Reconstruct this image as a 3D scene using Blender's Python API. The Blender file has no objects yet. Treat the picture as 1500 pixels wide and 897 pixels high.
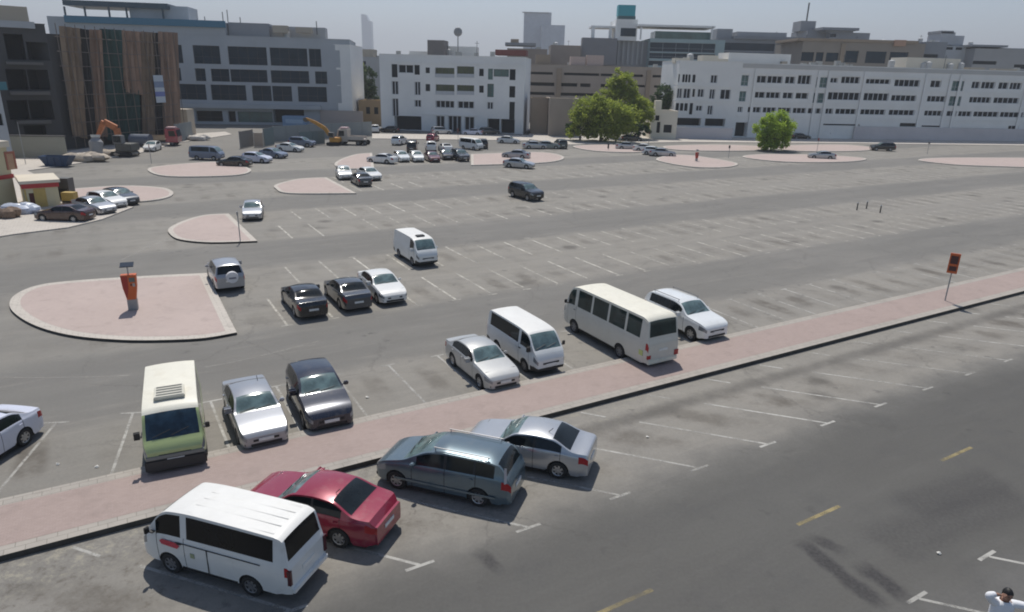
import bpy, bmesh, math, random
import numpy as np
from mathutils import Vector, Matrix
random.seed(7)
SUNE=4.4; SKYD=.4; SKYE=.104; EXPO=0.0; HAZE=.00035
S=bpy.context.scene; COL=S.collection
R=math.radians
# ---------------------------------------------------------------- camera model
PW,PH=1500.0,897.0; FPX=1000.0; PITCH=R(18.74); ROLL=R(1.5); CH=13.0
_F=np.array([0,math.cos(PITCH),-math.sin(PITCH)]); _R0=np.array([1.,0,0]); _U0=np.cross(_R0,_F)
_Rt=_R0*math.cos(ROLL)+_U0*math.sin(ROLL); _Up=-_R0*math.sin(ROLL)+_U0*math.cos(ROLL)
def ray(px,py): return (px-PW/2)*_Rt+(PH/2-py)*_Up+FPX*_F
def at(px,py,z=0.0):
    d=ray(px,py); t=(z-CH)/d[2]; return (float(d[0]*t),float(d[1]*t))
def at_y(px,py,y):
    d=ray(px,py); t=y/d[1]; return (float(d[0]*t),y,float(CH+d[2]*t))
KA=R(30.61); UX,UY=math.cos(KA),math.sin(KA)
def un(u,n): return (u*UX-n*UY, u*UY+n*UX)      # street frame -> world
K13=13/14.0
# ---------------------------------------------------------------- object helpers
def tag(o,label=None,cat=None,group=None,kind=None):
    if label: o['label']=label
    if cat: o['category']=cat
    if group: o['group']=group
    if kind: o['kind']=kind
    return o
def empty(name,loc=(0,0,0),rz=0.0,label=None,cat=None,group=None):
    o=bpy.data.objects.new(name,None); COL.objects.link(o); o.location=loc; o.rotation_euler=(0,0,rz)
    o.empty_display_size=.3
    return tag(o,label,cat,group)
class MB:
    def __init__(s): s.v=[]; s.f=[]; s.mi=[]
    def add(s,vs,fs,m=0):
        b=len(s.v); s.v+= [tuple(map(float,q)) for q in vs]; s.f+=[tuple(b+i for i in f) for f in fs]; s.mi+=[m]*len(fs); return s
    def box(s,x0,y0,z0,x1,y1,z1,m=0,c=0.0):
        if c<=0:
            vs=[(x0,y0,z0),(x1,y0,z0),(x1,y1,z0),(x0,y1,z0),(x0,y0,z1),(x1,y0,z1),(x1,y1,z1),(x0,y1,z1)]
            fs=[(3,2,1,0),(4,5,6,7),(0,1,5,4),(1,2,6,5),(2,3,7,6),(3,0,4,7)]
            return s.add(vs,fs,m)
        bm=bmesh.new(); bmesh.ops.create_cube(bm,size=1)
        for v in bm.verts: v.co=Vector(((x0+x1)/2+v.co.x*(x1-x0),(y0+y1)/2+v.co.y*(y1-y0),(z0+z1)/2+v.co.z*(z1-z0)))
        bmesh.ops.bevel(bm,geom=bm.edges[:],offset=c,segments=2,affect='EDGES')
        bm.verts.index_update()
        s.add([v.co[:] for v in bm.verts],[[v.index for v in f.verts] for f in bm.faces],m); bm.free(); return s
    def cyl(s,p0,p1,r0,r1=None,n=12,m=0,cap=True):
        r1=r0 if r1 is None else r1
        p0=Vector(p0);p1=Vector(p1);d=(p1-p0).normalized()
        a=d.orthogonal().normalized();b=d.cross(a)
        vs=[];
        for p,r in((p0,r0),(p1,r1)):
            for i in range(n):
                t=2*math.pi*i/n; vs.append((p+a*math.cos(t)*r+b*math.sin(t)*r)[:])
        fs=[(i,(i+1)%n,n+(i+1)%n,n+i) for i in range(n)]
        if cap: fs+=[tuple(range(n))[::-1],tuple(range(n,2*n))]
        return s.add(vs,fs,m)
    def prism(s,pts,z0,z1,m=0,bottom=False,mtop=None):
        n=len(pts); vs=[(x,y,z0) for x,y in pts]+[(x,y,z1) for x,y in pts]
        s.add(vs,[(i,(i+1)%n,n+(i+1)%n,n+i) for i in range(n)],m)
        s.add([(x,y,z1) for x,y in pts],[tuple(range(n))],m if mtop is None else mtop)
        if bottom: s.add([(x,y,z0) for x,y in pts],[tuple(range(n))[::-1]],m)
        return s
    def ell(s,c,r,n=12,k=8,m=0,jit=0):
        vs=[];fs=[]
        for i in range(k+1):
            p=math.pi*i/k
            for j in range(n):
                t=2*math.pi*j/n; q=1+random.uniform(-jit,jit)
                vs.append((c[0]+r[0]*math.sin(p)*math.cos(t)*q,c[1]+r[1]*math.sin(p)*math.sin(t)*q,c[2]+r[2]*math.cos(p)*q))
        for i in range(k):
            for j in range(n): fs.append((i*n+j,(i+1)*n+j,(i+1)*n+(j+1)%n,i*n+(j+1)%n))
        return s.add(vs,fs,m)
    def xf(s,M,start=0):
        for i in range(start,len(s.v)): s.v[i]=tuple(M@Vector(s.v[i]))
        return s
    def build(s,name,mats,parent=None,smooth=None,weld=False):
        me=bpy.data.meshes.new(name); me.from_pydata(s.v,[],s.f)
        if not isinstance(mats,(list,tuple)): mats=[mats]
        for m in mats: me.materials.append(m)
        if len(mats)>1: me.polygons.foreach_set('material_index',s.mi)
        if weld:
            bm=bmesh.new(); bm.from_mesh(me); bmesh.ops.remove_doubles(bm,verts=bm.verts,dist=1e-4); bmesh.ops.recalc_face_normals(bm,faces=bm.faces); bm.to_mesh(me); bm.free()
        if smooth is not None:
            me.polygons.foreach_set('use_smooth',[True]*len(me.polygons)); me.set_sharp_from_angle(angle=R(smooth))
        me.update(); o=bpy.data.objects.new(name,me); COL.objects.link(o)
        if parent: o.parent=parent
        return o
# ---------------------------------------------------------------- node helper
class NT:
    def __init__(s,t): s.t=t
    def n(s,ty,**k):
        nd=s.t.nodes.new(ty)
        for a,b in k.items(): setattr(nd,a,b)
        return nd
    def m(s,op,a,b=None,c=None,clamp=False):
        nd=s.n('ShaderNodeMath',operation=op); nd.use_clamp=clamp
        for i,x in enumerate((a,b,c)):
            if x is None: continue
            if isinstance(x,(int,float)): nd.inputs[i].default_value=x
            else: s.t.links.new(x,nd.inputs[i])
        return nd.outputs[0]
    def ss(s,x,a,b,lo=0.,hi=1.):
        nd=s.n('ShaderNodeMapRange',interpolation_type='SMOOTHSTEP'); s.t.links.new(x,nd.inputs[0])
        for i,q in enumerate((a,b,lo,hi)): nd.inputs[i+1].default_value=q
        return nd.outputs[0]
    def noise(s,vec,scale,detail=4,rough=.55,col=False,dim='3D'):
        nd=s.n('ShaderNodeTexNoise',noise_dimensions=dim); nd.inputs['Scale'].default_value=scale; nd.inputs['Detail'].default_value=detail; nd.inputs['Roughness'].default_value=rough
        if vec is not None: s.t.links.new(vec,nd.inputs['Vector'])
        return nd.outputs['Color' if col else 'Fac']
    def mix(s,f,a,b,bt='MIX'):
        nd=s.n('ShaderNodeMix',data_type='RGBA',blend_type=bt)
        for x,i in((f,0),(a,6),(b,7)):
            if isinstance(x,(int,float)): nd.inputs[i].default_value=x
            elif isinstance(x,tuple): nd.inputs[i].default_value=(*x[:3],1)
            else: s.t.links.new(x,nd.inputs[i])
        return nd.outputs[2]
    def link(s,a,b): s.t.links.new(a,b)
MC={}
def newmat(name):
    m=bpy.data.materials.new(name); m.use_nodes=True; t=m.node_tree; b=t.nodes['Principled BSDF']; return m,NT(t),b
def mat(name,col,rough=.6,metal=0.,var=.06,scale=3.,spec=.5,coat=0.,dirt=None,bump=0.,emis=None):
    if name in MC: return MC[name]
    m,T,b=newmat(name)
    tc=T.n('ShaderNodeTexCoord').outputs['Object']
    f=T.noise(tc,scale,5,.6)
    v=T.ss(f,.25,.75,1-var,1+var)
    c=T.mix(1.0,tuple(col),tuple(col))
    nd=T.n('ShaderNodeVectorMath',operation='SCALE'); T.link(c,nd.inputs[0]); T.link(v,nd.inputs['Scale']); c=nd.outputs[0]
    if dirt:
        g=T.noise(tc,dirt[1],6,.65); k=T.ss(g,dirt[2],dirt[2]+.22,0,dirt[3]); c=T.mix(k,c,tuple(dirt[0]))
    T.link(c,b.inputs['Base Color'])
    b.inputs['Roughness'].default_value=rough; b.inputs['Metallic'].default_value=metal
    b.inputs['Specular IOR Level'].default_value=spec; b.inputs['Coat Weight'].default_value=coat; b.inputs['Coat Roughness'].default_value=.06
    if bump:
        bn=T.n('ShaderNodeBump'); bn.inputs['Strength'].default_value=bump; bn.inputs['Distance'].default_value=.02
        T.link(T.noise(tc,scale*6,4),bn.inputs['Height']); T.link(bn.outputs[0],b.inputs['Normal'])
    if emis: b.inputs['Emission Color'].default_value=(*emis[0],1); b.inputs['Emission Strength'].default_value=emis[1]
    MC[name]=m; return m
def paint(name,col,metal=0.,rough=.28):
    return mat('paint_'+name,col,rough,metal,.04,1.2,.5,.7,dirt=((.32,.28,.23),2.2,.52,.18))
GLASS=mat('car_glass',(.010,.014,.016),.08,0,.3,2,.35)
GLASS_T=mat('windscreen_glass',(.10,.15,.15),.12,0,.45,2.2,.9)  # bright teal reflection and view of the interior put into the glass colour
BLACK=mat('black_plastic',(.018,.018,.019),.55)
RUBBER=mat('tyre_rubber',(.02,.02,.02),.8)
RIM=mat('alloy_rim',(.42,.42,.43),.35,.7)
RIMD=mat('steel_hubcap',(.2,.2,.21),.45,.4)
LAMP=mat('headlamp_lens',(.26,.28,.30),.1,.4)
TAIL=mat('tail_lamp_red',(.35,.015,.02),.2)
PLATE=mat('number_plate_white',(.7,.7,.68),.5)
CHROME=mat('chrome',(.6,.6,.62),.15,.9)
# ---------------------------------------------------------------- vehicles
def pchip(pts):
    xs=np.array([p[0] for p in pts],float); ys=np.array([p[1] for p in pts],float)
    h=np.diff(xs); d=np.diff(ys)/h; m=np.zeros(len(xs)); m[0]=d[0]; m[-1]=d[-1]
    for i in range(1,len(xs)-1):
        if d[i-1]*d[i]<=0: m[i]=0
        else:
            w1=2*h[i]+h[i-1]; w2=h[i]+2*h[i-1]; m[i]=(w1+w2)/(w1/d[i-1]+w2/d[i])
    def f(x):
        x=min(max(x,xs[0]),xs[-1]); i=int(min(max(np.searchsorted(xs,x)-1,0),len(h)-1)); t=(x-xs[i])/h[i]
        return float((1+2*t)*(1-t)**2*ys[i]+t*(1-t)**2*h[i]*m[i]+t*t*(3-2*t)*ys[i+1]+t*t*(t-1)*h[i]*m[i+1])
    return f
SED=dict(L=4.6,W=1.78,r=.32,ax=(.85,3.55),k=.42,
  belt=[(0,.60),(.12,.68),(.9,.84),(1.6,.92),(3.7,.97),(4.4,.95),(4.6,.80)],
  top=[(0,.64),(.12,.74),(.5,.87),(1.2,.98),(1.35,1.0),(2.02,1.39),(2.7,1.46),(3.25,1.42),(3.95,1.10),(4.1,1.07),(4.48,1.04),(4.6,.84)],
  plan=[(0,.74),(.06,.84),(.25,.93),(.7,.985),(2.3,1),(3.9,.98),(4.4,.93),(4.55,.86),(4.6,.78)],
  ws=(1.36,2.04),rw=(3.27,3.92),side=[(1.6,2.62),(2.69,3.62)],doors=[(1.5,2.65),(2.65,3.6)],hl=.42,tl=.32)
HAT=dict(SED,L=4.2,ax=(.82,3.4),belt=[(0,.62),(.12,.72),(.9,.88),(1.5,.96),(3.8,1.02),(4.2,.85)],
  top=[(0,.66),(.12,.78),(.5,.93),(1.1,1.04),(1.25,1.07),(1.95,1.46),(2.5,1.53),(3.4,1.48),(3.75,1.38),(4.1,1.05),(4.2,.88)],
  plan=[(0,.74),(.06,.84),(.25,.93),(.7,.985),(2.3,1),(3.7,.96),(4.1,.88),(4.2,.8)],
  ws=(1.26,1.98),rw=(3.72,4.08),side=[(1.5,2.5),(2.57,3.6)],doors=[(1.4,2.53),(2.53,3.45)],k=.38)
SUV=dict(sill=.3,L=4.65,W=1.86,r=.36,ax=(.88,3.6),k=.3,
  belt=[(0,.78),(.1,.88),(.9,1.02),(1.5,1.07),(4.2,1.12),(4.5,1.08),(4.65,.9)],
  top=[(0,.82),(.1,.95),(.4,1.06),(1.15,1.16),(1.3,1.19),(1.95,1.64),(2.5,1.74),(3.9,1.72),(4.25,1.64),(4.55,1.2),(4.65,.95)],
  plan=[(0,.76),(.06,.86),(.25,.94),(.7,.99),(2.3,1),(4.0,.98),(4.5,.92),(4.65,.84)],
  ws=(1.32,1.98),rw=(4.22,4.52),side=[(1.7,2.55),(2.65,3.45),(3.53,4.1)],doors=[(1.45,2.6),(2.6,3.6)],hl=.4,tl=.3)
MPV=dict(L=4.75,W=1.82,r=.33,ax=(.85,3.7),k=.3,
  belt=[(0,.62),(.12,.72),(.7,.92),(1.3,1.0),(4.3,1.06),(4.65,1.0),(4.75,.85)],
  top=[(0,.66),(.12,.8),(.5,.98),(.95,1.1),(1.05,1.13),(1.95,1.58),(2.5,1.67),(3.8,1.66),(4.3,1.58),(4.62,1.15),(4.75,.9)],
  plan=[(0,.7),(.06,.82),(.3,.93),(.8,.99),(2.3,1),(4.1,.98),(4.6,.92),(4.75,.82)],
  ws=(1.06,2.0),rw=(4.27,4.58),side=[(1.55,2.5),(2.6,3.5),(3.58,4.2)],doors=[(1.4,2.55),(2.55,3.6)],hl=.45,tl=.3)
VAN=dict(rf=.95,sill=.29,L=4.75,W=1.72,r=.31,ax=(.98,3.55),k=.13,
  belt=[(0,.78),(.08,.88),(.35,1.08),(.8,1.14),(4.5,1.18),(4.68,1.15),(4.75,1.02)],
  top=[(0,.84),(.08,1.0),(.24,1.2),(.29,1.24),(.82,1.84),(1.02,1.93),(2.0,2.0),(4.3,1.98),(4.5,1.93),(4.56,1.88),(4.68,1.26),(4.75,1.1)],
  plan=[(0,.8),(.06,.88),(.25,.95),(.6,.99),(2.3,1),(4.3,1),(4.6,.97),(4.75,.9)],
  ws=(.3,.86),rw=(4.555,4.67),side=[(.6,1.42),(1.62,4.3)],doors=[(.62,1.52)],hl=.25,tl=.14)
BUS=dict(rf=.96,sill=.36,L=6.95,W=2.05,r=.36,ax=(1.15,5.0),k=.1,
  belt=[(0,1.0),(.06,1.1),(.3,1.36),(.8,1.42),(6.6,1.42),(6.88,1.4),(6.95,1.2)],
  top=[(0,1.05),(.06,1.16),(.2,1.36),(.24,1.42),(.66,2.28),(.85,2.47),(1.4,2.58),(6.3,2.6),(6.65,2.52),(6.75,2.42),(6.87,1.62),(6.95,1.3)],
  plan=[(0,.84),(.05,.9),(.2,.95),(.5,.985),(1,1),(6.4,1),(6.8,.97),(6.95,.9)],
  ws=(.25,.68),rw=(6.74,6.86),side=[(.5,1.1),(1.35,2.5),(2.65,3.85),(4.0,5.2),(5.35,6.35)],doors=[(.5,1.28)],hl=.25,tl=.15)
def wheel(parent,x,y,r,w,sgn,rim):
    m=MB(); n=26
    prof=[(r*.62,0),(r*.93,0),(r,.03),(r,w-.03),(r*.93,w),(r*.62,w)]
    vs=[];fs=[]
    for (rr,yy) in prof:
        for i in range(n):
            t=2*math.pi*i/n; vs.append((x+rr*math.cos(t),y-sgn*yy,r+rr*math.sin(t)))
    for a in range(len(prof)-1):
        for i in range(n): fs.append((a*n+i,a*n+(i+1)%n,(a+1)*n+(i+1)%n,(a+1)*n+i))
    m.add(vs,fs); o=m.build('wheel',RUBBER,parent,40)
    k=MB(); rr=r*.64
    k.cyl((x,y-sgn*.05,r),(x,y-sgn*.06,r),rr,n=20,m=1)
    k.cyl((x,y-sgn*.012,r),(x,y-sgn*.05,r),rr*.24,n=10)
    for i in range(7):
        a=2*math.pi*i/7; c,s=math.cos(a),math.sin(a); p=(-s*.04,c*.04)
        q=[(x+c*rr*.15+p[0],r+s*rr*.15+p[1]),(x+c*rr*.15-p[0],r+s*rr*.15-p[1]),(x+c*rr*.97-p[0]*.8,r+s*rr*.97-p[1]*.8),(x+c*rr*.97+p[0]*.8,r+s*rr*.97+p[1]*.8)]
        k.add([(a_,y-sgn*.02,b_) for a_,b_ in q]+[(a_,y-sgn*.055,b_) for a_,b_ in q],[(0,1,2,3),(0,4,5,1),(1,5,6,2),(2,6,7,3),(3,7,4,0)])
    for i in range(20):
        a=2*math.pi*i/20;b=2*math.pi*(i+1)/20
        k.add([(x+rr*math.cos(a)*q,y-sgn*d,r+rr*math.sin(a)*q) for q,d in((1,.005),(.88,.02))]+[(x+rr*math.cos(b)*q,y-sgn*d,r+rr*math.sin(b)*q) for q,d in((.88,.02),(1,.005))],[(0,1,2,3)])
    k.build('rim',[rim,BLACK],o)
def vehicle(name,label,cat,spec,pm,loc,rz,group=None,rim=RIM,glass=GLASS,wglass=None,sc=1.0,lower=None,roofm=None,bumper=None,extra=None,detail=True,sideskip=(),H=None):
    sp=spec; L,W,wr=sp['L'],sp['W'],sp['r']; wglass=wglass or GLASS_T
    root=empty(name,(loc[0],loc[1],loc[2] if len(loc)>2 else 0.),rz,label,cat,group); root.scale=(sc,sc,sc)
    fb,ft,fp=pchip(sp['belt']),pchip(sp['top']),pchip(sp['plan'])
    xs=set(np.round(np.arange(0,L+.001,.16 if detail else .3),3))|{0,.03,.08,.15,L-.03,L-.08,L-.15,L}
    for a in sp['ws']+sp['rw']: xs|={a}
    a,b=sp['rw']; xs|=set(np.linspace(a,b,5)); a,b=sp['ws']; xs|=set(np.linspace(a,b,7))
    for a,b in sp['side']: xs|={a,b}
    seams=[]
    for a,b in sp['doors']: seams+= [a,b]
    seams=sorted(set(seams))
    for q in seams: xs|={q-.009,q+.009}
    for a in sp['ax']:
        for t in np.linspace(-1,1,13 if detail else 7): xs|={a+(wr+.06)*math.sin(t*math.pi/2)}
    xs|={sp['hl'],L-sp['tl']}
    xs=sorted(x for x in xs if -1e-6<=x<=L+1e-6)
    q=[xs[0]]
    for x in xs[1:]:
        if x-q[-1]>.006: q.append(x)
    xs=q; q_=sp['ws'][1]
    lowf=[0,.13,.3,.48,.66,.84,1.]; upf=[.1,.5,.9,1.]; topf=[.1,.36,.68,1.]
    sill=sp.get('sill',.2)
    secs=[]
    for x in xs:
        w=W/2*fp(x); b=fb(x); c=max(ft(x),b+.015)
        zs=sill+(.06 if x<.3 or x>L-.3 else 0)
        for a in sp['ax']:
            d=abs(x-a); rr=wr+.06
            if d<rr: zs=max(zs,wr+math.sqrt(rr*rr-d*d)*1.0)
        pts=[]
        for f in lowf:
            z=zs+(b-zs)*f; g=(z-sill)/(b-sill)
            pts.append((w*(1-.045*(1-g)**2.5-.03*g**4),z))
        yb=pts[-1][0]; zr=b+(c-b)*sp.get('rf',.86)
        for f in upf: z=b+(zr-b)*f; pts.append((yb-sp['k']*(z-b)-.01*min(1,(c-b)*4),z))
        yr=pts[-1][0]
        for f in topf: pts.append((yr*(1-f),zr+(c-zr)*(1-(1-f)**2.4)))
        ring=[(L/2-x,-y,z) for y,z in pts]+[(L/2-x,y,z) for y,z in pts[-2::-1]]
        secs.append((ring,b,c))
    nr=len(secs[0][0]); half=nr//2
    parts={}
    def put(key,vs):
        parts.setdefault(key,MB()).add(vs,[(0,1,2,3)])
    for i in range(len(xs)-1):
        xm=(xs[i]+xs[i+1])/2; A,b0,c0=secs[i];B,b1,c1=secs[i+1]; hgt=(c0+c1-b0-b1)/2
        for j in range(nr-1):
            r_=j if j<half else nr-2-j; sd=0 if j<half else 1
            key=('body',)
            if any(abs(xm-s)<.0089 for s in seams) and r_<=6: continue
            if r_ in(7,8) and hgt>.13:
                for q,(a,b) in enumerate(sp['side']):
                    if a<xm<b and (q,sd) not in sideskip: key=('side_window',q,sd)
            if sp['W']<1.9 and 'rf' not in sp and r_ in(7,8) and hgt>.13 and key==('body',) and sp['side'][0][0]<xm<sp['side'][-1][1]: key=('window_pillar',sd)
            if r_>=11:
                if sp['ws'][0]<xm<sp['ws'][1]: key=('windshield',)
                elif sp['rw'][0]<xm<sp['rw'][1]: key=('rear_window',)
                elif roofm and sp['ws'][1]<xm<sp['rw'][0]: key=('roof',)
            if r_ in(9,10) and roofm and sp['ws'][1]<xm<sp['rw'][0]: key=('roof',)
            if key==('body',):
                if r_ in(4,5) and xm<sp['hl']: key=('headlight',sd)
                elif r_ in(4,5) and xm>L-sp['tl'] and L-xm>0: key=('tail_light',sd)
                elif 1<=r_<=6:
                    for q,(a,b) in enumerate(sp['doors']):
                        if a<xm<b: key=('door',q,sd)
                if bumper and r_<=1 and (xm<.5 or xm>L-.5): key=('bumper',xm<1)
            put(key,[A[j],A[j+1],B[j+1],B[j]])
    for e,(si,) in enumerate(((0,),(len(xs)-1,))):
        rg=secs[si][0]
        for j in range(half):
            a,b,c,d=rg[j],rg[j+1],rg[nr-2-j],rg[nr-1-j]
            key=('bumper',e==0) if (bumper and j<=1) else ('body',)
            put(key,[a,b,c,d] if e==0 else [d,c,b,a])
    MM={'body':pm,'door':pm,'side_window':glass,'windshield':wglass,'rear_window':glass,'headlight':LAMP,'tail_light':TAIL,'roof':roofm or pm,'bumper':bumper or pm,'window_pillar':BLACK}
    mw=MB() 
    for key,m in parts.items():
        m.build({'windshield':'windshield'}.get(key[0],key[0]),MM[key[0]],root,38,weld=True)
    ch=MB(); hw=W/2-.1
    ch.box(-L/2+.42,-hw,sill-.03,L/2-.42,hw,.6); ch.box(-L/2+.1,-hw*.78,sill-.0,-L/2+.421,hw*.78,.55); ch.box(L/2-.421,-hw*.78,sill,L/2-.1,hw*.78,.55); ch.box(-L/2+.3,-hw+.05,.6,L/2-.5,hw-.05,min(fb(L/2)-.08,1.2)); ch.build('chassis',BLACK,root)
    for a in sp['ax']:
        for s in(-1,1): wheel(root,L/2-a,s*(W/2-.02),wr,.2,s,rim)
    # trim
    zf=sill+.28
    g=MB(); zb=sp['belt'][0][1]
    g.box(L/2-.05,-W*.26,zb-.16,L/2+.014,W*.26,zb-.04,c=.02)
    g.box(L/2-.05,-W*.31,sill+.06,L/2+.014,W*.31,sill+.2,c=.02); g.box(L/2-.14,-W*.415,sill+.12,L/2-.04,-W*.34,sill+.22,c=.015); g.box(L/2-.14,W*.34,sill+.12,L/2-.04,W*.415,sill+.22,c=.015); g.build('grille',BLACK,root)
    p=MB(); p.box(L/2+.012,-.26,zf-.02,L/2+.03,.26,zf+.09); p.build('number_plate',PLATE,root)
    p=MB(); zz=fb(L)-.25; p.box(-L/2-.02,-.26,zz,-L/2+.01,.26,zz+.11); p.build('number_plate',PLATE,root)
    xmr=L/2-sp['ws'][0]-.42; big=W>1.9 or spec is VAN
    for s in(-1,1):
        yb=s*(W/2*.97)
        m=MB(); zm=fb(sp['ws'][0]+.42)+.09
        if big: m.box(L/2-.5,yb+s*.05,zm-.0,L/2-.42,yb+s*.19,zm+.2,c=.02); m.box(L/2-.6,yb-s*.02,zm,L/2-.46,yb+s*.08,zm+.03)
        else: m.box(xmr-.07,yb+s*.02,zm-.07,xmr+.06,yb+s*.2,zm+.07,c=.03); m.box(xmr-.02,yb-s*.05,zm-.05,xmr+.02,yb+s*.05,zm-.02)
        m.build('wing_mirror',BLACK if big else pm,root)
        if detail:
            for a,b in sp['doors']:
                x=L/2-b+.13; m=MB(); z=fb(b)-.11; m.box(x-.07,s*(W/2*.985)-s*.005,z,x+.07,s*(W/2*.985)+s*.025,z+.03,c=.006); m.build('door_handle',pm if not big else BLACK,root)
            m=MB(); x0=L/2-sp['ax'][0]-wr-.1;x1=L/2-sp['ax'][1]+wr+.1
            m.box(x1,s*(W/2*.962),sill-.015,x0,s*(W/2*.962)-s*.03,sill+.05,c=.008); m.build('side_skirt',BLACK,root)
    if detail and not big and sp is not SUV:
        pass
    if spec in(SUV,MPV):
        for s in(-1,1):
            m=MB(); y=s*(W/2-.28); m.cyl((L/2-2.1,y,ft(2.3)+.03),(L/2-4.0,y,ft(3.9)+.03),.018,n=6)
            for xx in(2.15,3.95): m.cyl((L/2-xx,y,ft(xx)-.05),(L/2-xx,y,ft(xx)+.03),.015,n=6)
            m.build('roof_rail',mat('roof_rail_grey',(.16,.16,.17),.4,.3),root)
    for z in(0,):
        w_=MB()
        for yy in(-.32,.25):
            a=sp['ws'][0]+.03; w_.cyl((L/2-a,yy-.3,ft(a)+.02),(L/2-a-.1,yy+.25,ft(a+.1)+.02),.012,n=5)
        w_.build('wiper',BLACK,root)
    if extra: extra(root,sp,ft,fb)
    return root
def axis_loc(near,heading,L,front,z=0):
    """centre of a vehicle whose front (or rear) end stands at ground point near"""
    c,s=math.cos(heading),math.sin(heading); k=-1 if front else 1
    return (near[0]+k*c*L/2,near[1]+k*s*L/2,z)
def mid(a,b): p=at(*a);q=at(*b); return((p[0]+q[0])/2,(p[1]+q[1])/2)
# ---------------------------------------------------------------- camera, light, sky, air
cam=bpy.data.cameras.new('camera'); co=bpy.data.objects.new('camera',cam); COL.objects.link(co); S.camera=co
cam.sensor_width=36; cam.lens=FPX/PW*36; cam.clip_end=30000; cam.clip_start=.1
M=Matrix(((_Rt[0],_Up[0],-_F[0],0),(_Rt[1],_Up[1],-_F[1],0),(_Rt[2],_Up[2],-_F[2],CH),(0,0,0,1))); co.matrix_world=M
SUN_EL,SUN_AZ=R(61.5),R(102)          # azimuth from +X anticlockwise: the sun stands ahead of the camera
sd=Vector((math.cos(SUN_EL)*math.cos(SUN_AZ),math.cos(SUN_EL)*math.sin(SUN_AZ),math.sin(SUN_EL)))
sl=bpy.data.lights.new('sun','SUN'); sl.energy=SUNE; sl.angle=R(.6); sl.color=(1,.96,.885)
so=bpy.data.objects.new('sun',sl); COL.objects.link(so); so.rotation_euler=sd.to_track_quat('Z','Y').to_euler()
w=bpy.data.worlds.new('World'); S.world=w; w.use_nodes=True; wt=w.node_tree; bg=wt.nodes['Background']
sky=wt.nodes.new('ShaderNodeTexSky'); sky.sky_type='NISHITA'; sky.sun_disc=False; sky.sun_elevation=SUN_EL; sky.sun_rotation=math.pi/2-SUN_AZ
sky.air_density=.9; sky.dust_density=SKYD; sky.ozone_density=1.5; sky.altitude=10
wt.links.new(sky.outputs[0],bg.inputs[0]); bg.inputs[1].default_value=SKYE
S.view_settings.view_transform='Standard'; S.view_settings.look='None'; S.view_settings.exposure=EXPO; S.view_settings.gamma=1
S.render.engine='CYCLES'; S.cycles.filter_width=1.9
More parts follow.
